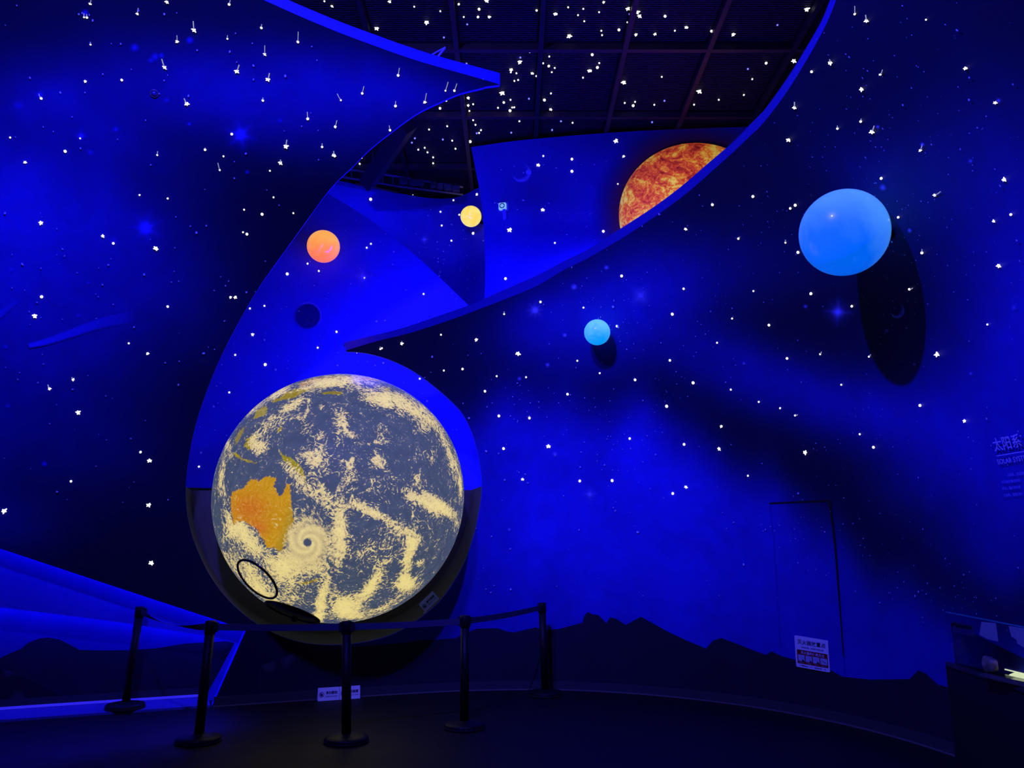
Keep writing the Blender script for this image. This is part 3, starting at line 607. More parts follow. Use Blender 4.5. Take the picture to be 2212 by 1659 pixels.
cc = m.mix(m.math('MULTIPLY', m.math('SUBTRACT', n3, .30), 2.4, True), srgb(186, 160, 112), srgb(246, 226, 158)); cc = m.mix(m.math('MULTIPLY', m.math('SUBTRACT', dn, .45), 1.6, True), cc, srgb(250, 230, 148)); cc = m.mix(m.math('MULTIPLY', m.attr('swirl').outputs['Fac'], .5), cc, srgb(190, 174, 122))
c = m.mix(lk, ocean, lcol); c = m.mix(ck, c, cc)
m.m.cycles.emission_sampling = 'NONE'
m.set(**{'Base Color': m.mix(.68, c, (0, 0, 0, 1)), 'Emission Color': c, 'Emission Strength': .86, 'Roughness': .5, 'Specular IOR Level': .08})
globe = empty('earth_globe', GC); tag(globe, 'huge illuminated earth globe showing orange Australia and swirling cream clouds', 'globe')
gs = mesh_obj('sphere_shell', Vg, Fg, m.m, globe, True)
set_paint(gs, cl, 'cloud'); set_paint(gs, calm, 'calm'); set_paint(gs, np.clip(sw*(1-arms)*np.clip(er/60, 0, 1), 0, 1), 'swirl'); set_paint(gs, eye, 'eye'); set_col(gs, np.c_[lc, land_mask], 'land')
def globe_dir(px, py):                                   # direction from the globe's centre to a spot seen on it
    d = ray(px, py); d /= np.linalg.norm(d); oc = O-GC; b = d @ oc; q = b*b-(oc @ oc-GR*GR)
    p = O+d*(-b-math.sqrt(max(q, 0))); v = p-GC; return v/np.linalg.norm(v)
M['seal'] = plain('glossy_black_seal', (.004, .004, .006), .15, 0, .2, 30, .7)
def ring_on_globe(dr, rad, r, name, rise=.004):
    dr = np.asarray(dr); a = np.cross(dr, [0, 0, 1.]); a /= np.linalg.norm(a); b = np.cross(dr, a)
    t = np.linspace(0, 2*math.pi, 72, endpoint=False)
    pts = [(dr*math.cos(rad)+(a*math.cos(x)+b*math.sin(x))*math.sin(rad))*(GR+rise) for x in t]
    return mesh_obj(name, *tube(pts, r, 8, True), M['seal'], globe, True)
h = ring_on_globe(globe_dir(553, 1254), .183, .0125, 'hatch_ring'); h['label'] = 'black oval hatch ring'
dr = globe_dir(632, 1322); dr = dr-gw*.10; dr /= np.linalg.norm(dr)
ring_on_globe(dr, .21, .018, 'support_collar')['label'] = 'glossy black support collar'
a = np.cross(dr, [0, 0, 1.]); a /= np.linalg.norm(a); b = np.cross(dr, a)
Vc = []; Fcc = []
for i in range(7):
    q = .205*i/6
    for k in range(48): x = 2*math.pi*k/48; Vc.append((dr*math.cos(q)+(a*math.cos(x)+b*math.sin(x))*math.sin(q))*(GR+.006))
for i in range(6):
    for k in range(48): Fcc.append((i*48+k, (i+1)*48+k, (i+1)*48+(k+1) % 48, i*48+(k+1) % 48))
cap = mesh_obj('support_cap', Vc, Fcc, M['seal'], globe, True)
mesh_obj('support_arm', *tube([dr*(GR-.05)+np.array((0, .1, 0)), dr*(GR+.03)+np.array((0, .15, -.02)), dr*(GR-.05)+np.array((0, .5, -.02))], .035, 12), M['seal'], globe, True)
mesh_obj('mounting_stem', *tube([-gw*GR*.97*np.array((1, 1, .0))+np.array((0, 0, -.2)), -gw*(GR+.25)*np.array((1, 1, 0))+np.array((0, 0, -.2))], .09, 16), M['black'], globe, True)

# ------------------------------------------------------------------ fibre optic star lights
def star_mesh(kind, seed):
    r = random.Random(seed); V, Fc = ball(10, 7) if kind == 'dot' else ball(18, 12); V = np.array(V)
    if kind == 'spiky':  # glare of the brighter lights modelled as spikes on the bulb
        sp = []
        base = r.uniform(0, .6)
        for i in range(5): a = base+2*math.pi*i/5+r.uniform(-.25, .25); sp.append((np.array((math.cos(a), r.uniform(-.3, .3), math.sin(a))), r.uniform(.5, 1.1)))
        rad = np.full(len(V), .72)
        for d, h in sp: rad += h*np.maximum(0, V @ (d/np.linalg.norm(d)))**16
        V = V*rad[:, None]
    else: V = V*np.array((1, 1, 1.12))
    me = bpy.data.meshes.new('star_light'); me.from_pydata([tuple(v) for v in V], [], Fc); me.materials.append(M['star']); me.polygons.foreach_set('use_smooth', [True]*len(Fc)); return me
SM = {'dot': star_mesh('dot', 1), 'spiky': [star_mesh('spiky', i) for i in range(2, 8)], 'blue': star_mesh('dot', 3)}
SM['blue'].materials.clear(); SM['blue'].materials.append(M['star_blue'])
SIZE = {'S': 1.9, 'M': 2.75, 'L': 4.0, 'b': 2.0}
WHERE = {'left': (FW, 'the leaning left wall'), 'right': (FW, 'the curved right wall'), 'A': (AW, 'the bright blue wall behind the globe'), 'B': (BW, 'the dusky wall by the yellow planet'), 'C': (CW, 'the rear wall around the sun'), 'ceil': (None, 'the black mesh ceiling')}
STARS = []
MARKS = {'left': [(1000, 170, 'the tip of the left panel'), (333, 202, 'the domed detector'), (175, 715, 'the painted comet'), (640, 35, "the left panel's top edge"), (800, 320, "the opening's upper curve"), (480, 660, "the opening's left side"), (200, 1190, 'the lit recess'), (314, 493, 'the round painted starburst'), (520, 290, 'the painted star burst'), (60, 60, 'the top left corner'), (40, 420, "the picture's left edge"), (410, 1050, "the globe's left rim")],
         'right': [(1826, 502, 'the large blue planet'), (1915, 700, "the blue planet's shadow"), (1290, 717, 'the small cyan planet'), (2170, 980, 'the wall heading'), (1740, 1150, 'the service door'), (800, 745, "the right panel's tip"), (1480, 430, "the right panel's edge"), (1060, 950, "the globe's right rim"), (2130, 120, 'the top right corner'), (1700, 180, "the edge's steep end"), (1450, 900, "the wall's dark band"), (1270, 1068, 'the small painted star'), (1930, 250, 'the bright star cluster'), (1620, 640, "the wall's middle"), (2180, 450, "the picture's right edge"), (1155, 670, 'the painted eight pointed star')],
         'A': [(698, 532, 'the orange planet'), (665, 683, 'the dark painted moon'), (783, 597, 'the painted four pointed star'), (470, 880, "the globe's upper left"), (900, 800, "the globe's upper right")],
         'B': [(1017, 467, 'the yellow planet'), (895, 487, 'the painted crescent'), (780, 420, "the wall's left end")],
         'C': [(1088, 448, 'the alarm box'), (1126, 373, 'the painted crescent'), (1400, 400, 'the sun'), (1240, 340, "the rear wall's middle"), (1150, 590, "the rear wall's foot")],
         'ceil': [(1080, 170, "the left panel's tip"), (1500, 330, 'the sun'), (870, 385, 'the cable tray'), (780, 60, "the left panel's edge"), (1700, 140, "the right panel's edge"), (1370, 60, 'the rusty beam'), (985, 260, 'the upright rusty beam'), (1200, 290, "the rear wall's top"), (1180, 60, 'the second dark beam'), (1270, 150, 'the dark cross beam'), (1560, 60, 'the faint far beam'), (1000, 30, 'the bracket')]}
def add_star(where, px, py, size, tail=None):
    W, wn = WHERE[where]
    if W is None:
        P = at_z(px, py, ZC+.086)
    else:
        s, z = W.inv(px, py, .007); P = W.at(s, z, .007)
        if not (0 < s < W.S[-1]): return
    r = SIZE[size]*px_size(P)*(1.0 if size in 'Sb' else random.uniform(.85, 1.12))
    me = SM['blue'] if size == 'b' else (random.choice(SM['spiky']) if size == 'L' or (size == 'M' and random.random() < .35) else SM['dot'])
    o = bpy.data.objects.new('star_light', me); COL.objects.link(o); o.location = tuple(P)
    yaw = math.atan2(P[0], P[1]); o.rotation_euler = (0, random.uniform(-.4, .4), -yaw); o.scale = (r, r*.6, r)
    kind = {'S': 'tiny white', 'M': 'white', 'L': 'large white', 'b': 'tiny blue'}[size]
    tag(o, None, 'star light', f'{kind} star lights' + (' with strand' if tail else '') + f' on {wn}')
    pxy = np.array((px, py)); lx, ly, nm = min(MARKS[where], key=lambda q: math.hypot(q[0]-px, (q[1]-py)*1.1)); dx, dy = px-lx, py-ly
    rel = ('right of' if dx > 0 else 'left of') if abs(dx) > abs(dy) else ('below' if dy > 0 else 'above')
    STARS.append((o, (f"{kind} {'ceiling' if where == 'ceil' else 'wall'} star light" + (' with strand' if tail else '') + f' {rel} {nm}'), px))
    if tail:
        T = W.pt(tail[0], tail[1], .012)
        f = mesh_obj('fibre_strand', *tube([T, (T+P)/2+np.array((0, 0, -.004)), P], .85*px_size(P) if size != 'L' else 1.2*px_size(P), 5), M['fibre'], o)
        f.matrix_parent_inverse = Matrix.LocRotScale(o.location, o.rotation_euler, o.scale).inverted()
def stars(where, ox, oy, k, txt):
    for t in txt.split():
        a = t.split(','); x, y = ox+float(a[0])*k, oy+float(a[1])*k
        tl = (ox+float(a[3])*k, oy+float(a[4])*k) if len(a) > 4 else None
        add_star(where, x, y, a[2], tl)
stars('left', 0, 0, .33759, '577,25,M,582,0 538,110,S,537,85 556,112,M,554,90 878,88,M,884,52 1067,12,L 1466,28,M,1473,0 1241,192,L,1236,135 1672,178,M,1674,155 1133,265,M,1132,226 1455,248,S,1455,226 1906,268,M,1908,203 1694,347,M,1694,291 1053,430,L,1035,378 1516,455,L,1530,415 1715,508,L,1724,468 579,285,S,578,268 545,520,M 779,512,M 263,629,M,248,600 1196,663,L,1178,630 1682,643,M,1682,625 2181,641,S,2158,600 1969,760,M,1966,716 2145,810,M,2156,770 1483,858,M 1829,935,L,1835,895 2061,940,M,2061,918 2138,995,L,2135,967 1312,958,M,1312,945 1006,992,S,1008,968 1430,1000,S 1794,1042,L,1795,1022 1406,1088,S,1394,1042 1727,1093,S 65,880,S 513,885,S 417,968,M 161,1038,M 893,1248,S 1073,1270,S 1750,1263,S 1562,1342,S 1677,1371,M 1877,1364,S 261,1425,L 657,1510,M 725,1557,M 998,1590,L 1555,1486,S 1580,1498,M')
stars('left', 0, 560, .33759, '266,240,M 222,362,L 1073,303,M 1475,243,M 1506,243,M 824,538,S 945,603,M 467,770,M,460,755 317,828,M,306,803 500,980,L 899,1234,M 957,1289,L 454,1421,M 952,1573,L 26,1610,L')
stars('left', 0, 1100, .337, '970,345,L')
stars('left', 700, 0, .33759, '474,482,M,482,435 244,597,M,255,552 457,678,M,458,647 645,653,M,655,597 777,580,S,794,525 834,580,M,850,535 71,812,M,82,770 422,833,M,417,803')
stars('A', 0, 560, .33759, '1838,94,M 1968,28,S 2040,75,S 1692,298,S 1616,481,M 1505,612,S 1697,674,M 2033,566,S 2153,463,S 1467,852,S 1273,1327,S 1599,315,S')
stars('A', 700, 0, .33759, '273,1585,S 300,1560,S'); stars('A', 700, 680, .16275, '1270,848,S 167,228,S')
stars('A', 0, 0, 1, '915,635,S 787,600,S')
stars('B', 700, 0, .33759, '298,1275,M 569,1243,S 828,1281,S 978,1243,M 745,1355,S 753,1443,S 865,1374,S 954,1493,M 815,1540,S')
stars('C', 700, 0, .33759, '1403,998,S 1371,1057,L 1586,1018,M 1586,1096,M 1917,1000,M 1868,901,L 1400,1343,L 1188,1471,L 1477,1554,S 1787,1480,M 1880,1177,S'); stars('C', 1040, 560, .18083, '287,231,M')
stars('ceil', 700, 0, .33759, '268,1147,M 552,786,S 672,829,S 788,808,S 441,854,S 581,885,b 562,913,b 760,893,b 644,946,S 603,958,S 662,975,S 820,900,S 841,952,S 255,988,b 240,1010,S 228,1048,S 401,988,b 698,1007,S 698,1045,S 935,906,M 782,645,S 742,693,M 338,182,L 656,143,L 419,10,M 577,43,S 744,72,S 51,40,M 2,8,S 862,27,M 1040,3,L 992,59,M 894,109,S 985,109,M 1057,108,M 916,156,b 767,240,b 912,407,b 1360,67,M 1481,90,L 1562,47,S 1625,97,S 1659,57,S 1665,136,S 1570,230,L 1760,78,S 1789,14,M 1774,197,S 1779,225,S 1887,191,M 1945,55,L 1955,90,b 1957,103,S 1941,143,S 2005,77,L 2019,103,L 1995,222,M 1997,306,S 2118,218,M 2182,104,M 1640,307,S 1716,350,M 1316,331,M 1252,396,L 1256,368,b 1197,446,L 1195,463,S 1231,469,S 1218,518,S 1242,512,S 1141,594,L 1333,470,M 1358,487,S 1441,362,S 1402,405,S 1438,423,M 1476,435,S 1457,462,S 1700,453,L 1749,432,M 1761,404,S 1657,497,S 1917,526,L 2161,492,S 1452,598,S 1410,640,M 1193,639,S 1150,656,M 1113,690,S 1204,688,S 1217,687,S 1190,708,M 922,626,M 922,674,M 954,667,S 930,710,S 1003,727,S 936,745,S 969,799,S 954,769,S 1110,750,S 1272,752,M 1250,776,S 1451,701,M 1311,632,b 1516,776,b 1459,832,b 1590,786,S 1819,800,b 2099,782,b 1990,652,S 1978,676,M 1924,659,S 2113,671,S 2178,645,b 1198,849,b 992,851,S 977,853,b 1004,833,S')
stars('ceil', 1440, 0, .349, '123,170,L 51,190,S 278,193,M 413,213,L 868,57,L 686,155,b 616,391,M 788,378,L 503,427,b 530,490,S 202,565,L 323,618,S 478,588,S 170,648,S 105,688,b 315,725,b 343,803,b')
stars('right', 1440, 0, .349, '1164,87,M,1164,38 1236,128,L,1231,93 1013,388,L,1008,368 897,444,M 1322,462,M,1336,432 1206,552,L 1605,122,S 1850,423,L 791,665,L,791,632 1201,752,M,1204,735 1057,796,M,1056,778 1270,815,L,1284,780 756,865,L 1570,930,M,1582,893 2034,636,M 2088,1111,L 1328,1104,M 1658,1207,M,1695,1186 1433,1345,M 2130,1328,M 2023,1369,M 283,1267,M,280,1255 534,1216,M 765,1290,M 796,1270,M 118,1418,M 444,1477,M,452,1467 735,1502,S,735,1485 813,1562,M 1580,1565,M,1580,1543')
stars('right', 1440, 560, .349, '105,183,M 35,340,M 537,197,S 405,367,S 633,408,M 893,213,M 312,517,S 20,626,M 745,614,M 950,588,S,958,573 1146,291,M 1502,186,M,1523,178 1985,404,S 1674,588,L 1252,603,S,1262,590 164,765,M 397,807,S 1081,777,S 338,1034,M 325,1174,M 108,1146,M 857,1195,L 1280,1164,M 1568,905,M 1843,1000,M 503,1340,S 120,1410,M 38,1450,M 0,910,M 795,967,S,810,962 702,922,S 570,883,S 2055,40,L 1195,1083,S')
stars('right', 1040, 560, .18083, '705,510,M 1219,578,S 1674,200,M 271,655,S,271,625 437,1127,L 1618,800,M 1145,1213,S 1413,1361,S 182,1397,S 533,1409,S 1835,1441,M 42,1577,M 1028,1612,M')
stars('right', 1040, 860, .18083, '208,213,M,212,195 573,238,M,571,212 264,603,M 801,576,L 1771,483,M 492,970,M 1174,990,M 1561,985,M')
stars('right', 700, 680, .16275, '747,455,S,744,425 768,443,S 1032,380,M,1032,350 1552,265,S 2020,330,M 1590,740,S 1838,720,M 2136,1015,S')

ORD = 'first second third fourth fifth sixth seventh eighth ninth tenth eleventh twelfth thirteenth fourteenth fifteenth sixteenth'.split()
byl = {}
for o, l, px in STARS: byl.setdefault(l, []).append((px, o))
for l, q in byl.items():
    q.sort(key=lambda t: t[0])
    for i, (px, o) in enumerate(q): o['label'] = l if len(q) == 1 else (l+', '+('leftmost' if i == 0 else 'rightmost' if i == len(q)-1 else ORD[i]+' from left'))

# ------------------------------------------------------------------ painted details on the walls (flat brushwork)
def decal(W, px, py, half, fn, mat, parent, name, off=.016, N=34, label=None, aspect=1.0):
    s, z = W.inv(px, py, off); p0 = proj(W.at(s, z, off)); h = 1e-3
    J = np.stack([(proj(W.at(s+h, z, off))-p0)/h, (proj(W.at(s, z+h, off))-p0)/h], 1); Ji = np.linalg.inv(J)
    g = np.linspace(-1, 1, N); gx, gy = np.meshgrid(g, g)
    d = np.stack([gx.ravel()*half, gy.ravel()*half*aspect], 1) @ Ji.T
    X = W.at(s+d[:, 0], z+d[:, 1], off)
    Fc = [(j*N+i, j*N+i+1, (j+1)*N+i+1, (j+1)*N+i) for j in range(N-1) for i in range(N-1)]
    o = mesh_obj(name, X, Fc, mat, parent, True); set_paint(o, np.clip(fn(gx.ravel(), gy.ravel()), 0, 1))
    if label: o['label'] = label
    return o
def burst(n=4, rot=0.0, w=.05, core=.22, amp=1.0):
    def f(x, y):
        r = np.hypot(x, y); v = .9*np.exp(-(r/core)**2)+.25*np.exp(-(r/.5)**2)
        for k in range(n):
            a = rot+k*math.pi*2/n; al = x*math.cos(a)+y*math.sin(a); pe = np.abs(-x*math.sin(a)+y*math.cos(a))
            v += np.where(al > 0, .8*np.exp(-pe/w)*np.exp(-al/.42), 0)
        return amp*v*np.clip((1-r)*3, 0, 1)
    return f
def crescent(cut=.32, ang=-.7, amp=1.0):
    def f(x, y):
        r = np.hypot(x, y); dx, dy = x+cut*math.cos(ang)*-1, y-cut*math.sin(ang)
        q = np.hypot(dx, dy); return amp*np.clip((.82-r)*14, 0, 1)*np.clip((q-.62)*5, 0, 1)
    return f
def disc(soft=6, amp=1.0): return lambda x, y: amp*np.clip((.95-np.hypot(x, y))*soft, 0, 1)
decal(FW, 175, 294, 26, burst(4, 0, .06, .2, .55), M['d_blue'], wall, 'painted_star')
decal(FW, 520, 291, 46, burst(6, .3, .07, .2, .8), M['d_blue'], wall, 'painted_star')
decal(FW, 314, 493, 52, burst(7, .5, .06, .24, .85), M['d_blue'], wall, 'painted_star')
decal(FW, 1156, 670, 26, burst(8, 0, .05, .2, .75), M['d_pale'], wall, 'painted_star')
decal(FW, 1384, 639, 40, burst(4, .78, .06, .3, .35), M['d_pale'], wall, 'painted_star')
decal(FW, 1810, 674, 40, burst(4, .05, .06, .22, .6), M['d_pale'], wall, 'painted_star')
decal(FW, 1274, 1068, 24, burst(4, 0, .05, .22, .6), M['d_pale'], wall, 'painted_star')
decal(FW, 1938, 672, 20, crescent(.3, -2.2, .45), M['d_pale'], wall, 'painted_crescent')
for x, y, r, a in [(291, 103, 12, .5), (335, 123, 12, .45), (349, 120, 8, .5), (326, 131, 8, .5), (410, 87, 11, .5), (86, 205, 11, .6), (40, 229, 14, .35), (250, 280, 9, .5), (195, 330, 10, .45), (360, 217, 8, .4), (409, 268, 6, .6), (605, 261, 7, .5), (534, 372, 6, .5), (184, 28, 10, .4), (245, 520, 12, .45), (24, 583, 8, .5), (191, 611, 6, .6), (170, 682, 6, .6), (12, 749, 7, .7), (17, 877, 7, .6), (96, 1002, 8, .9), (122, 208, 60, .16), (60, 240, 50, .12),
                   (1240, 620, 9, .8), (1220, 724, 6, .9), (1183, 788, 6, .8), (1310, 578, 7, .7), (1122, 818, 6, .7), (1199, 981, 7, .8), (1907, 405, 9, .5), (1965, 498, 6, .7), (2096, 348, 6, .8), (1896, 274, 5, .9), (1992, 312, 6, .9), (2157, 217, 6, .8), (1607, 785, 5, .8), (1740, 662, 6, .7), (1915, 715, 7, .5), (1975, 787, 6, .8), (2097, 807, 5, .8), (2190, 664, 8, .5), (1100, 1144, 5, .8)]:
    decal(FW, x, y, r, lambda X, Y, a=a: a*np.exp(-(np.hypot(X, Y)/.55)**2)*np.clip((1-np.hypot(X, Y))*4, 0, 1), M['d_blue'] if x < 760 else M['d_pale'], wall, 'painted_star', N=9)
def comet(W, pts, w0, w1, mat, parent):
    q = [np.array(W.inv(x, y, .016)) for x, y in pts]; q = catmull(q, 10); n = len(q); V = []; al = []
    for i, p in enumerate(q):
        t = q[min(i+1, n-1)]-q[max(i-1, 0)]; t /= np.linalg.norm(t); nn = np.array((-t[1], t[0])); f = i/(n-1); w = w0+(w1-w0)*f
        for k in np.linspace(-1, 1, 9):
            pp = p+nn*k*w; V.append(W.at(pp[0], pp[1], .016)); al.append((1-abs(k)**4)*(1-f)**.55)
    Fc = [(i*9+k, i*9+k+1, (i+1)*9+k+1, (i+1)*9+k) for i in range(n-1) for k in range(8)]
    o = mesh_obj('painted_comet', V, Fc, mat, parent, True); set_paint(o, al); o['label'] = 'bright blue painted comet streak'
comet(FW, [(62, 747), (100, 738), (160, 718), (220, 698), (290, 684)], .022, .055, M['d_blue'], wall)
comet(FW, [(-60, 715), (-20, 693), (10, 672), (40, 650)], .05, .012, M['d_blue'], wall)
decal(AW, 665, 683, 30, disc(9, .75), M['d_dark'], aw, 'painted_moon')['label'] = 'dark painted moon'
decal(AW, 665, 683, 31, lambda x, y: .5*np.exp(-((np.hypot(x, y)-.93)/.05)**2)*np.clip(.4-y+x, 0, 1), M['d_pale'], aw, 'painted_moon_rim', off=.022)
decal(AW, 783, 597, 40, burst(4, 0, .05, .16, .65), M['d_pale'], aw, 'painted_star')
decal(BW, 917, 517, 15, burst(4, 0, .08, .2, .9), M['d_pale'], bw, 'painted_star')
decal(BW, 899, 484, 46, crescent(.35, 2.6, .35), M['d_blue'], bw, 'painted_crescent')
decal(CW, 1126, 373, 26, crescent(.25, -2.3, .45), M['d_pale'], cw, 'painted_crescent')
decal(CW, 1142, 372, 7, disc(6, .7), M['d_pale'], cw, 'painted_moon')
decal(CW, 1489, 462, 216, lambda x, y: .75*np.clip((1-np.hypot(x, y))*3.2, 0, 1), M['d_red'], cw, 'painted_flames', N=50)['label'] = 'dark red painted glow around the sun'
# scattered paint specks
OUT = np.array(outline)
def specks(W, n, sampler, parent, ok, rmin, rmax, off=.017, name='paint_specks'):
    V = []; Fc = []; t = 0; tries = 0
    while t < n and tries < n*4:
        tries += 1; x, y, k = sampler(); s, z = W.inv(x, y, off)
        if not ok(s, z): continue
        P = W.at(s, z, off); r = random.uniform(rmin, rmax)*k*px_size(P); a = random.uniform(0, 3.14); e = random.uniform(.7, 1.5)
        b = len(V)
        for i in range(6):
            c, d = math.cos(i*math.pi/3)*r*e, math.sin(i*math.pi/3)*r
            V.append(W.at(s+c*math.cos(a)-d*math.sin(a), z+c*math.sin(a)+d*math.cos(a), off))
        Fc.append(tuple(range(b, b+6))); t += 1
    o = mesh_obj(name, V, Fc, M['speck'], parent); o['kind'] = 'stuff'; return o
okf = lambda s, z: bool(inside(np.array([[s, z]]), OUT)[0]) and z > .9
CLU = [(1130, 850, 60), (1240, 895, 60), (1380, 935, 60), (1340, 690, 50), (1480, 770, 70), (1720, 1140, 40), (1900, 1190, 70), (1960, 1260, 60), (2090, 1295, 45), (1600, 620, 90), (1640, 480, 80), (1900, 460, 90), (2080, 330, 90), (1750, 330, 110), (1290, 650, 60), (1860, 930, 80), (1950, 560, 90), (1920, 700, 50), (2010, 150, 110)]
def samp_r():
    if random.random() < .55:
        c = random.choice(CLU); return random.gauss(c[0], c[2]), random.gauss(c[1], c[2]*.8), .75
    return random.uniform(900, 2212), random.uniform(0, 1300), random.choice((.7, .8, 1, 1.35))
specks(FW, 720, samp_r, wall, lambda s, z: okf(s, z) and s > 8.2, .7, 1.9)
specks(FW, 130, lambda: (random.uniform(0, 700), random.uniform(0, 1100), random.choice((.8, 1, 1.3))), wall, lambda s, z: okf(s, z) and s < 9.8, .8, 1.9)
specks(AW, 150, lambda: (random.uniform(420, 1000), random.uniform(430, 1000), random.choice((.7, .8, 1, 1.5))), aw, lambda s, z: .2 < s < sA1 and zA < z < np.interp(s, [q[0] for q in at], [q[1] for q in at])-.03, .6, 1.6)
specks(CW, 40, lambda: (random.uniform(1050, 1330), random.uniform(320, 640), 1), cw, lambda s, z: s > ce[0][0]+.3 and z < ZC, .6, 1.6)
specks(BW, 40, lambda: (random.gauss(960, 40), random.gauss(550, 40), 1), bw, lambda s, z: 0 < s < BW.S[-1], .6, 1.8)

# ------------------------------------------------------------------ writing
def text_mesh(body, bold=0.0):
    c = bpy.data.curves.new('t', 'FONT'); c.body = body; c.offset = bold; c.resolution_u = 3
    o = bpy.data.objects.new('t', c); COL.objects.link(o); bpy.context.view_layer.update()
    me = o.to_mesh(); V = np.array([v.co[:2] for v in me.vertices]); Fc = [tuple(p.vertices) for p in me.polygons]
    o.to_mesh_clear(); bpy.data.objects.remove(o); bpy.data.curves.remove(c); return V, Fc
def put_text(body, fmap, x, y, h, mat, parent, name='lettering', width=None, bold=0.0):
    """lay lettering out in the sheet's own (x right, y up) plane; fmap turns that into a place"""
    V, Fc = text_mesh(body, bold); V = V-V.min(0); V = V/V[:, 1].max()*h
    if width: V[:, 0] *= width/V[:, 0].max()
    return mesh_obj(name, [fmap(x+a, y+b) for a, b in V], Fc, mat, parent)
# heading painted on the right wall
M['letter'] = plain('pale_blue_lettering', (.5, .5, .97), .6, 0, .03)
M['letter_dim'] = plain('blue_lettering', (.28, .28, .95), .6, 0, .03)
s_, z_ = FW.inv(2148, 973, .018); wmap = lambda x, y: FW.at(s_+x, z_+y, .018)
head = empty('wall_lettering', FW.at(s_, z_, .018)); tag(head, 'pale blue solar system heading lettered on the right wall', 'lettering')
def wt(*a, **k):
    o = put_text(*a, **k); o.parent = head; o.matrix_parent_inverse = Matrix.Translation(head.location).inverted(); return o
def wloc(px, py): s, z = FW.inv(px, py, .018); return s-s_, z-z_
x, y = wloc(2149, 976); hh = wloc(2149, 946)[1]-y
wt('太阳系', wmap, x, y, hh, M['letter'], None, bold=.012)
x1, y1 = wloc(2153, 986); o = mesh_obj('heading_rule', [wmap(x1, y1), wmap(x1+.75, y1), wmap(x1+.75, y1+.006), wmap(x1, y1+.006)], [(0, 1, 2, 3)], M['letter'], head); o.matrix_parent_inverse = Matrix.Translation(head.location).inverted()
x, y = wloc(2156, 1003.5); h2_ = wloc(2156, 992)[1]-y
wt('SOLAR SYSTEM', wmap, x, y, h2_, M['letter'], None, bold=.012)
for (px_, py_, body) in [(2177, 1030, '太阳系，就是我们'), (2165, 1045, '的天体的集合体系'), (2166, 1059, '和尘，最大的天体'), (2169, 1074, '太阳系，是我们的')]:
    x, y = wloc(px_, py_); wt(body, wmap, x, y, h2_*.62, M['letter_dim'], None)

# fire extinguisher notice on the door
cq = P2([(1716, 1372), (1788, 1384), (1793, 1453), (1720.5, 1440)], .02)
c3 = [FW.at(a[0], a[1], .012) for a in cq]; c3n = np.cross(c3[1]-c3[0], c3[3]-c3[0]); c3n /= np.linalg.norm(c3n); c3n = c3n if c3n @ (O-c3[0]) > 0 else -c3n
def pmap(u, v, off=.022):                       # u right 0..1, v down 0..1
    a = c3[0]*(1-u)*(1-v)+c3[1]*u*(1-v)+c3[2]*u*v+c3[3]*(1-u)*v; return a+c3n*(off-.012)
po = empty('safety_notice', pmap(.5, 1, .02)); tag(po, 'white fire extinguisher notice with dark red picture panel on the wall', 'notice')
pinv = Matrix.Translation(po.location).inverted()
def pp(name, V, Fc, mat): o = mesh_obj(name, V, Fc, mat, po); o.matrix_parent_inverse = pinv; return o
def prect(u0, v0, u1, v1, off): return [pmap(u0, v0, off), pmap(u1, v0, off), pmap(u1, v1, off), pmap(u0, v1, off)]
rc = [(.03, 0), (.97, 0), (1, .025), (1, .975), (.97, 1), (.03, 1), (0, .975), (0, .025)]
n8 = len(rc); pp('card', [pmap(u, v, .012) for u, v in rc]+[pmap(u, v, .022) for u, v in rc], [tuple(range(n8, 2*n8))[::-1]]+[(i, (i+1) % n8, n8+(i+1) % n8, n8+i) for i in range(n8)], M['white'])
pp('picture_panel', prect(.055, .435, .965, .87, .0235), [(0, 1, 2, 3)], M['red'])
def ptext(body, u, v, w, h, mat, off=.0245, bold=.01):
    V, Fc = text_mesh(body, bold); V = (V-V.min(0)); V /= V.max(0)
    pp('lettering', [pmap(u+a*w, v-b*h, off) for a, b in V], Fc, mat)
ptext('灭火器放置点', .09, .255, .84, .15, M['ink']); ptext('发生火灾时，请立即使用灭火器', .2, .37, .66, .055, M['ink'])
ptext('灭火器的使用方法', .17, .565, .70, .10, M['white'])
for i in range(4):
    u = .085+i*.222; pp('picture', prect(u, .59, u+.195, .79, .0243), [(0, 1, 2, 3)], M['grey'])
    pp('extinguisher_figure', [pmap(u+a, v, .0250) for a, v in ((.12, .79), (.115, .74), (.14, .725), (.16, .745), (.185, .76), (.19, .79))] if i < 3 else [pmap(u+a, v, .0250) for a, v in ((.03, .65), (.09, .685), (.16, .72), (.15, .735), (.08, .70))], [tuple(range(6 if i < 3 else 5))], M['ink'])
ptext('提起灭火器', .12, .845, .13, .03, M['grey']); ptext('拔下保险销', .33, .845, .13, .03, M['grey']); ptext('用力压手柄', .56, .845, .13, .03, M['grey']); ptext('对准火苗', .78, .845, .13, .03, M['grey'])
ptext('火警电话：119', .12, .955, .38, .05, M['ink']); ptext('急救电话：120', .56, .955, .34, .05, M['ink'])

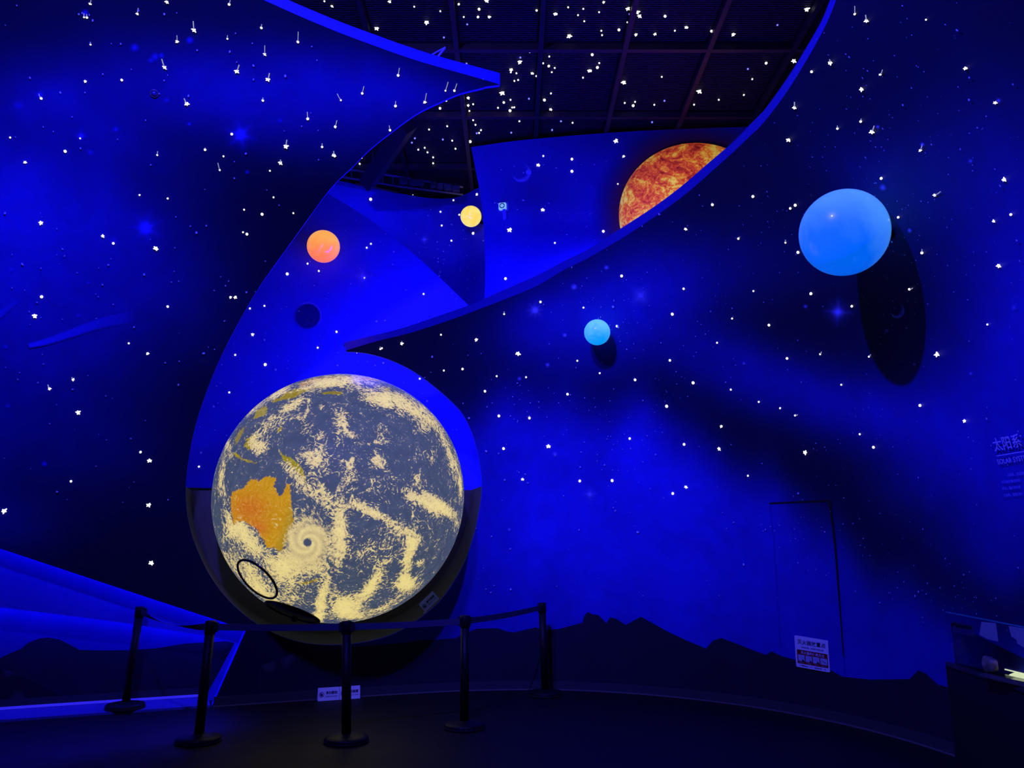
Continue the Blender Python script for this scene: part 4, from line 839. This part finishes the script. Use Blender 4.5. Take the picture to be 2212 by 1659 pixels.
# small notices by the globe
def notice(parent, fmap, x0, w, h, body, english):
    """one printed half: round hand symbol, four characters, a line of small print"""
    r = h*.20; cx, cy = x0+.17*w, h*.48
    ring = [(cx+math.cos(t)*r, cy+math.sin(t)*r) for t in np.linspace(0, 2*math.pi, 28, endpoint=False)]; inn = [(cx+math.cos(t)*r*.82, cy+math.sin(t)*r*.82) for t in np.linspace(0, 2*math.pi, 28, endpoint=False)]
    out = [mesh_obj('symbol_ring', [fmap(*q) for q in ring+inn], [(i, (i+1) % 28, 28+(i+1) % 28, 28+i) for i in range(28)], M['ink'], None)]
    hand = [(-.35, -.5), (.25, -.6), (.5, -.1), (.45, .15), (.3, .1), (.2, .5), (.08, .5), (.08, .1), (0, .6), (-.12, .58), (-.1, .1), (-.25, .5), (-.36, .44), (-.3, 0), (-.55, .2), (-.62, .08)]
    out.append(mesh_obj('symbol_hand', [fmap(cx+a*r, cy+b*r) for a, b in hand], [tuple(range(len(hand)))], M['ink'], None))
    c, s = math.cos(.78), math.sin(.78); bar = [(-1, -.09), (1, -.09), (1, .09), (-1, .09)]
    out.append(mesh_obj('symbol_bar', [fmap(cx+(a*c-b*-s)*r*.9, cy+(-a*s+b*c)*r*.9) for a, b in bar], [(0, 1, 2, 3)], M['ink'], None))
    out.append(put_text(body, fmap, x0+.36*w, h*.48, h*.24, M['ink'], None, width=.55*w, bold=.02)); out.append(put_text(english, fmap, x0+.36*w, h*.28, h*.075, M['ink'], None, width=.55*w, bold=.02))
    for o in out:
        o.parent = parent; o.matrix_parent_inverse = Matrix.Translation(parent.location).inverted()
# tent card on the floor
a0 = at_z(686.5, 1515.5); a1 = at_z(778, 1509); ux = a1-a0; tw = np.linalg.norm(ux); ux /= tw; th_ = 27*px_size(a0); uy = np.array((0, 0, 1.0)); un = np.cross(ux, uy); un = un if un[1] < 0 else -un
lean = uy*.97+(-un)*.22; t0 = a0+np.array((0, 0, .002))
tmap = lambda x, y: t0+ux*x+lean*y+un*.003
tn = empty('tent_card', (a0+a1)/2); tag(tn, 'white folded do not touch card standing on the floor under the globe', 'sign')
ti = Matrix.Translation(tn.location).inverted()
fr = [t0, t0+ux*tw, t0+ux*tw+lean*th_, t0+lean*th_]; bk = [t0-un*th_*.45, t0+ux*tw-un*th_*.45]
o = mesh_obj('card', fr+bk+[q-un*.003 for q in fr], [(0, 1, 2, 3), (3, 2, 5, 4), (7, 6, 9, 8)], M['white'], tn); o.matrix_parent_inverse = ti
notice(tn, tmap, 0, tw*.505, th_, '请勿翻越', 'PLEASE DO NOT CROSS'); notice(tn, tmap, tw*.505, tw*.495, th_, '请勿触摸', 'PLEASE DO NOT TOUCH')
o = mesh_obj('divider', [tmap(tw*.50, .0), tmap(tw*.508, .0), tmap(tw*.508, th_), tmap(tw*.50, th_)], [(0, 1, 2, 3)], M['ink'], tn); o.matrix_parent_inverse = ti
# small card stuck askew on the rim of the round opening
k0, k1, k3 = [FW.pt(x, y, .05) for x, y in ((919, 1322.5), (949, 1293.5), (904.5, 1305.5))]
kx = k1-k0; kw = np.linalg.norm(kx); kx /= kw; ky = k3-k0; ky -= kx*(ky @ kx); kh = np.linalg.norm(ky); ky /= kh; kn = np.cross(kx, ky); kn = kn if kn[1] < 0 else -kn
kc = empty('small_notice', k0); tag(kc, 'small tilted white do not touch notice on the lower right rim of the globe niche', 'sign')
V, Fc = box(0, kw, 0, kh, -.004, 0); kb = mesh_obj('card', [k0+kx*a+ky*b+kn*c for a, b, c in V], Fc, M['white'], kc); kb.matrix_parent_inverse = Matrix.Translation(kc.location).inverted()
notice(kc, lambda x, y: k0+kx*x+ky*y+kn*.002, 0, kw, kh, '请勿触摸', 'PLEASE DO NOT TOUCH')
V, Fc = tube([FW.pt(916, 1324, -.02), k0+kn*.0], .008, 8); tp = mesh_obj('tape_tab', V, Fc, M['white'], kc); tp.matrix_parent_inverse = Matrix.Translation(kc.location).inverted()

# ------------------------------------------------------------------ belt barrier posts
PROTO = {}
PROTO['base'] = lathe([(.0, .0), (.163, .0), (.167, .008), (.167, .03), (.160, .040), (.120, .048), (.06, .056), (.045, .062), (.0, .062)], 40)
PROTO['base_ring'] = lathe([(.160, .002), (.170, .004), (.171, .016), (.160, .018)], 40)
PROTO['post'] = lathe([(.036, .05), (.036, .80)], 24)
PROTO['head'] = lathe([(.036, .79), (.041, .80), (.041, .885), (.036, .892), (.0, .894)], 24)
meshes = {}
def post(px, py, z0, tilt, label, cass):
    P = at_z(px, py, z0); o = empty('barrier_post', P); tag(o, label, 'barrier post', 'black belt barrier posts around the globe')
    for nm, mt in (('base', 'post'), ('base_ring', 'rubber'), ('post', 'post'), ('head', 'post')):
        if nm in meshes: c = meshes[nm].copy(); COL.objects.link(c); c.parent = o
        else: c = mesh_obj(nm, *PROTO[nm], M[mt], o, True); meshes[nm] = c
        c.rotation_euler = (0, tilt if nm in ('post', 'head') else 0, 0)
        if nm == 'head': hd = c
    for a in cass:
        c = bm_obj('belt_slot', bevel_box(.03, .045, .075, .006), M['rubber'], hd); c.location = (math.cos(a)*.045, math.sin(a)*.045, .845); c.rotation_euler = (0, 0, a)
    return o, P, tilt
posts = [post(270, 1530, .02, .065, 'barrier post nearest the left recess, on the blue lit ledge', (.0,)), post(428, 1603, 0, .035, 'second barrier post from the left', (0.0, 2.2)), post(748, 1603, 0, -.038, 'barrier post in front of the middle of the globe', (0.0, 3.14)),
         post(1003, 1573, 0, -.004, 'barrier post to the right of the globe', (.9, 3.0)), post(1178, 1502, 0, -.03, 'farthest barrier post, close to the right wall', (-2.2,))]
def belt(i, j, sag, twist=0.0, hgt=.05):
    (oa, A, ta), (ob, B, tb) = posts[i], posts[j]
    A = A+np.array((.845*math.sin(ta), 0, .845)); B = B+np.array((.845*math.sin(tb), 0, .845)); d = B-A; d /= np.linalg.norm(d); A = A+d*.05; B = B-d*.05; n = 24; V = []
    side = np.cross(d, [0, 0, 1.]); side /= np.linalg.norm(side)
    for k in range(n+1):
        t = k/n; p = A+(B-A)*t+np.array((0, 0, -sag*4*t*(1-t))); a = twist*math.sin(math.pi*t); u = np.array((0, 0, 1.))*math.cos(a)+side*math.sin(a)
        V += [p+u*hgt/2+side*.001, p-u*hgt/2+side*.001, p-u*hgt/2-side*.001, p+u*hgt/2-side*.001]
    Fc = [(k*4+q, k*4+(q+1) % 4, k*4+4+(q+1) % 4, k*4+4+q) for k in range(n) for q in range(4)]
    o = mesh_obj('belt', V, Fc, M['belt'], oa); o.matrix_parent_inverse = Matrix.Translation(oa.location).inverted(); o['label'] = 'navy woven barrier belt'
belt(0, 1, .05, 1.35); belt(1, 2, .006); belt(2, 3, .006); belt(3, 4, .012)

# ------------------------------------------------------------------ glass fronted display desk at the right
q0 = at_z(2068, 1640); D0 = q0[:2]+np.array((-.01, -.02)); D1 = np.array((3.0, 4.6)); D2 = np.array((2.9, 3.0)); ZD, ZG = .63, 1.0
dk = empty('display_desk', (D0[0], D0[1], 0)); tag(dk, 'dark display desk with a glass screen against the right wall', 'desk'); di = Matrix.Translation(dk.location).inverted()
def dpart(name, V, Fc, mat): o = mesh_obj(name, V, Fc, mat, dk); o.matrix_parent_inverse = di; return o
back = [np.array((3.245, 2.9)), np.array((3.25, 4.4)), np.array((3.21, 5.3)), np.array((3.12, D0[1]+.02))]
ringp = [D0, D1, D2]+back; nr = len(ringp)
dpart('body', [(p[0], p[1], 0) for p in ringp]+[(p[0], p[1], ZD) for p in ringp], [(i, (i+1) % nr, nr+(i+1) % nr, nr+i) for i in range(nr)], plain('dark_desk_panel', (.010, .011, .013), .5))
rim_ = [p+np.array((-.015, -.01)) if i < 3 else p for i, p in enumerate(ringp)]
dpart('desk_top', [(p[0], p[1], ZD) for p in rim_]+[(p[0], p[1], ZD+.03) for p in rim_], [tuple(range(nr, 2*nr)), tuple(range(nr))[::-1]]+[(i, (i+1) % nr, nr+(i+1) % nr, nr+i) for i in range(nr)], plain('glossy_dark_top', (.03, .03, .04), .2, 0, .2, 10, .5))
m = Mat('clear_glass'); m.set(**{'Base Color': (.75, .95, .92, 1), 'Roughness': .03, 'Transmission Weight': 1.0, 'IOR': 1.08, 'Specular IOR Level': .6})
nz_ = m.noise(4, 2); m.l(m.math('MULTIPLY', nz_, .05), m.b.inputs['Roughness'])
gl_t = .012; gd_ = (D1-D0)/np.linalg.norm(D1-D0); gn = np.array((-gd_[1], gd_[0])); gn = gn if gn[0] < 0 else -gn
G0, G1 = D0+gd_*.02-gn*.012, D0+gd_*2.2-gn*.012
def gbox(a, b, z0, z1, t): return [(*(a), z0), (*(b), z0), (*(b-gn*t), z0), (*(a-gn*t), z0), (*(a), z1), (*(b), z1), (*(b-gn*t), z1), (*(a-gn*t), z1)], [(0, 1, 5, 4), (1, 2, 6, 5), (2, 3, 7, 6), (3, 0, 4, 7), (4, 5, 6, 7), (3, 2, 1, 0)]
dpart('glass_screen', *gbox(G0, G1, ZD+.03, ZG, gl_t), m.m)
dpart('glass_edge', *gbox(G0, G1, ZG, ZG+.006, gl_t), plain('green_glass_edge', (.05, .32, .34), .3))
def on_glass(px, py):                     # a spot on the pane
    d = ray(px, py); nn3 = np.array((gn[0], gn[1], 0)); t = (np.array((*G0, 0))-O) @ nn3/(d @ nn3); return O+d*t+nn3*.004
def flat_on_glass(name, pts, mat, label, cat):
    A = [on_glass(*p) for p in pts]; nn3 = np.array((gn[0], gn[1], 0)); n = len(A)
    o = mesh_obj(name, A+[p-nn3*.003 for p in A], [tuple(range(n)), tuple(range(n, 2*n))[::-1]]+[(i, n+i, n+(i+1) % n, (i+1) % n) for i in range(n)], mat); return tag(o, label, cat)
M['card2'] = plain('pale_blue_card', (.22, .27, .36), .6)
flat_on_glass('paper_label', [(2121, 1343), (2152, 1346), (2157, 1386), (2133, 1380), (2117, 1371)], M['card2'], 'pale blue paper label taped to the desk glass', 'label')
flat_on_glass('paper_label', [(2180, 1352), (2230, 1360), (2234, 1408), (2212, 1398), (2199, 1390), (2197, 1382), (2186, 1375)], M['card2'], 'torn greyish paper label at the right end of the desk glass', 'label')
flat_on_glass('glass_sticker', [(2056, 1341), (2104, 1349), (2107, 1374), (2060, 1367)], plain('blue_sticker', (.02, .02, .10), .5), 'dark sticker with logo at the left end of the desk glass', 'sticker')
stk = bpy.data.objects['glass_sticker']
t_ = np.linspace(3.4, -.35, 18); ar = [on_glass(2063.5+4.6*math.cos(t), 1352-5.6*math.sin(t)) for t in t_]; gn3 = np.array((gn[0], gn[1], 0))
mesh_obj('logo_arch', *tube([p+gn3*.002 for p in ar], .006, 6), M['black'], stk)
p0_, p1_ = on_glass(2070, 1355), on_glass(2101, 1360); gxd = (p1_-p0_)/np.linalg.norm(p1_-p0_)
lw = float(np.linalg.norm(p1_-p0_)); smap = lambda x, y: p0_+gxd*x+np.array((0, 0, 1))*y+gn3*.003
V = []; Fc = []                                    # a row of small dark marks, too blurred to read
for i in range(8):
    x = lw*i/8; b = len(V); V += [smap(x, 0), smap(x+lw*.10, 0), smap(x+lw*.10, .022+.003*(i % 2)), smap(x, .022)]; Fc.append((b, b+1, b+2, b+3))
mesh_obj('logo_marks', V, Fc, M['black'], stk)
# lit sheets on the desk top
def flat_on_desk(name, pts, z, mat, label, cat, th=.006):
    A = [at_z(x, y, z) for x, y in pts]; n = len(A)
    o = mesh_obj(name, A+[p-np.array((0, 0, th)) for p in A], [tuple(range(n)), tuple(range(n, 2*n))[::-1]]+[(i, n+i, n+(i+1) % n, (i+1) % n) for i in range(n)], mat); return tag(o, label, cat)
lit = flat_on_desk('lit_sheet', [(2171, 1445), (2196, 1436), (2224, 1427), (2250, 1440), (2250, 1475), (2212, 1464), (2181, 1457), (2196, 1451)], ZD+.05, glow('cream_lit_sheet', (.95, .88, .55, 1), .95), 'bright cream lit sheet lying on the display desk', 'sheet')
ln = [at_z(x, y, ZD+.0505) for x, y in ((2195, 1438), (2212, 1449.5), (2230, 1458))]
mesh_obj('fold_line', *tube(ln, .002, 4), M['ink'], lit)
flat_on_desk('metal_strip', [(2112, 1455), (2150, 1466), (2212, 1480), (2240, 1488), (2240, 1478), (2180, 1466), (2130, 1454)], ZD+.042, M['metal'], 'brushed metal strip along the front of the display desk', 'strip', .010)
pk = at_z(2080, 1416, ZD+.03); V, Fc = ball(24, 16); V = np.array(V); rad = 1+.12*np.sin(V[:, 0]*5+1)*np.cos(V[:, 2]*4)+.08*np.sin(V[:, 1]*7); V = V*rad[:, None]*np.array((.035, .075, .05)); V[:, 2] -= V[:, 2].min()
rk = mesh_obj('rock_specimen', V+np.array((3.135, 5.42, ZD+.0305)), Fc, plain('pinkish_rock', (.55, .36, .36), .7, 0, .4, 25), None, True); tag(rk, 'small pinkish rock specimen behind the desk glass', 'rock')

# ------------------------------------------------------------------ small fittings
# sounder box on the rear wall
sb, zb = CW.inv(1087, 448); nb_ = CW.normal(sb, zb); al = empty('alarm_sounder', CW.at(sb, zb)); tag(al, 'small pale cyan alarm box with round sounder on the rear wall', 'alarm')
yaw = math.atan2(nb_[0], -nb_[1]); al.rotation_euler = (0, 0, yaw); u_ = px_size(CW.at(sb, zb))
m = Mat('cyan_fluorescent_plastic'); nn_ = m.noise(12, 2); m.set(**{'Base Color': (.3, .6, .6, 1), 'Emission Color': m.mix(nn_, (.14, .36, .42, 1), (.20, .46, .50, 1)), 'Emission Strength': .9})
c = bm_obj('housing', bevel_box(16*u_, 8*u_, 15*u_, .008), m.m, al); c.location = (0, -5*u_, 0)
V, Fc = tube([(5*u_*math.cos(t), -9.3*u_, 5*u_*math.sin(t)) for t in np.linspace(0, 2*math.pi, 32, endpoint=False)], .9*u_, 8, True); mesh_obj('sounder_ring', V, Fc, M['black'], al)
mesh_obj('back_plate', *box(-11*u_, 12*u_, -1*u_, .2*u_, -9*u_, 11*u_), plain('blue_plastic', (.06, .06, .5), .4), al)
for q in (0, 1): mesh_obj('tag_strap', *tube([(2*u_+q*3*u_, -6*u_, -7*u_), (2*u_+q*4*u_, -5*u_, -15*u_), (3*u_+q*3*u_, -3*u_, -31*u_+q*3*u_)], 2.2*u_, 6), plain('blue_strap', (.12, .12, .95), .5), al)
# domed motion detector on the left wall
s5, z5 = FW.inv(333, 202, .0); Pd = FW.at(s5, z5); nd = Vector(FW.normal(s5, z5)); de = empty('motion_detector', Pd); de.rotation_euler = nd.to_track_quat('Z', 'Y').to_euler(); tag(de, 'small round domed detector on the left wall', 'detector')
ud = px_size(Pd); mesh_obj('ring', *lathe([(9*ud, 0), (9*ud, 2*ud), (7*ud, 3*ud), (6*ud, 0)], 28), plain('grey_blue_plastic', (.08, .08, .16), .3, 0, .2, 20, .6), de, True); mesh_obj('dome', *lathe([(6*ud, 0), (5.5*ud, 3*ud), (3.5*ud, 5*ud), (1.2*ud, 6*ud), (0, 6.1*ud)], 24), plain('smoked_dome', (.03, .03, .25), .15, 0, .2, 20, .7), de, True)
# bent bracket above the left panel edge
bp_ = [FW.pt(x, y, -.25) for x, y in ((926, 122), (962, 102), (945, 124))]
br = mesh_obj('hanger_bracket', *join(tube(bp_[:2], 1.6*px_size(bp_[0]), 6), tube(bp_[1:], 2.6*px_size(bp_[0]), 6)), plain('blue_painted_steel', (.25, .25, .95), .4)); tag(br, 'bent steel hanger bracket above the tip of the left panel', 'bracket')
# cable tray, duct and boxes over the dusky wall
zt = ZC-.10
tr = empty('cable_tray', at_z(860, 385, zt)); tag(tr, 'dark ladder cable tray under the ceiling behind the left panel', 'cable tray'); ti2 = Matrix.Translation(tr.location).inverted()
def tpart(nm, V, Fc, mt): o = mesh_obj(nm, V, Fc, mt, tr); o.matrix_parent_inverse = ti2
ra = [at_z(x, y, zt) for x, y in ((700, 358), (860, 381), (1000, 404))]; rb = [at_z(x, y, zt) for x, y in ((705, 376), (860, 402), (1000, 420))]
tpart('side_rail', *tube(ra, .02, 4), M['metal']); tpart('side_rail', *tube(rb, .02, 4), M['metal'])
for t in np.linspace(.03, .97, 14):
    k = t*2; i = int(min(1, k)); f = k-i; tpart('rung', *tube([ra[i]+(ra[i+1]-ra[i])*f, rb[i]+(rb[i+1]-rb[i])*f], .010, 4), M['metal'])
for t, x, y, w in ((0, 872, 391, 9), (1, 900, 394, 15), (2, 936, 399, 6), (3, 951, 402, 6), (4, 968, 405, 8), (5, 985, 408, 8)):
    p = at_z(x, y, zt-.058); o = bm_obj('junction_box', bevel_box(w*2*px_size(p), .10, .07, .008), plain('grey_box_%d' % t, (.05, .05, .06), .5)); o.location = tuple(p)
    tag(o, ['first', 'second', 'third', 'fourth', 'fifth', 'last'][t]+' small grey junction box from the left along the cable tray', 'junction box', 'junction boxes on the cable tray')
dpt = [at_z(x, y, ZC-.32) for x, y in ((795, 395), (838, 330), (880, 268))]
M['duct'] = plain('dark_sheet_duct', (.025, .025, .03), .4, .5, .3, 12)
du = mesh_obj('air_duct', *tube([dpt[0], dpt[1], dpt[2]], .14, 4), M['duct']); [mesh_obj('hanger_rod', *tube([p+np.array((0, 0, .08)), np.array((p[0], p[1], ZC+.10))], .008, 6), M['metal'], du) for p in (dpt[0]*.8+dpt[1]*.2, dpt[1]*.3+dpt[2]*.7)]; tag(du, 'dark square air duct under the ceiling behind the left panel', 'duct')
yb = [BW.pt(x, y, .06) for x, y in ((768, 397), (815, 406), (860, 416))]
o = mesh_obj('yellow_rail', *tube(yb, .018, 6), plain('dull_yellow_rail', (.09, .075, .03), .5)); tag(o, 'thin dull yellow rail along the top of the dusky wall', 'rail')
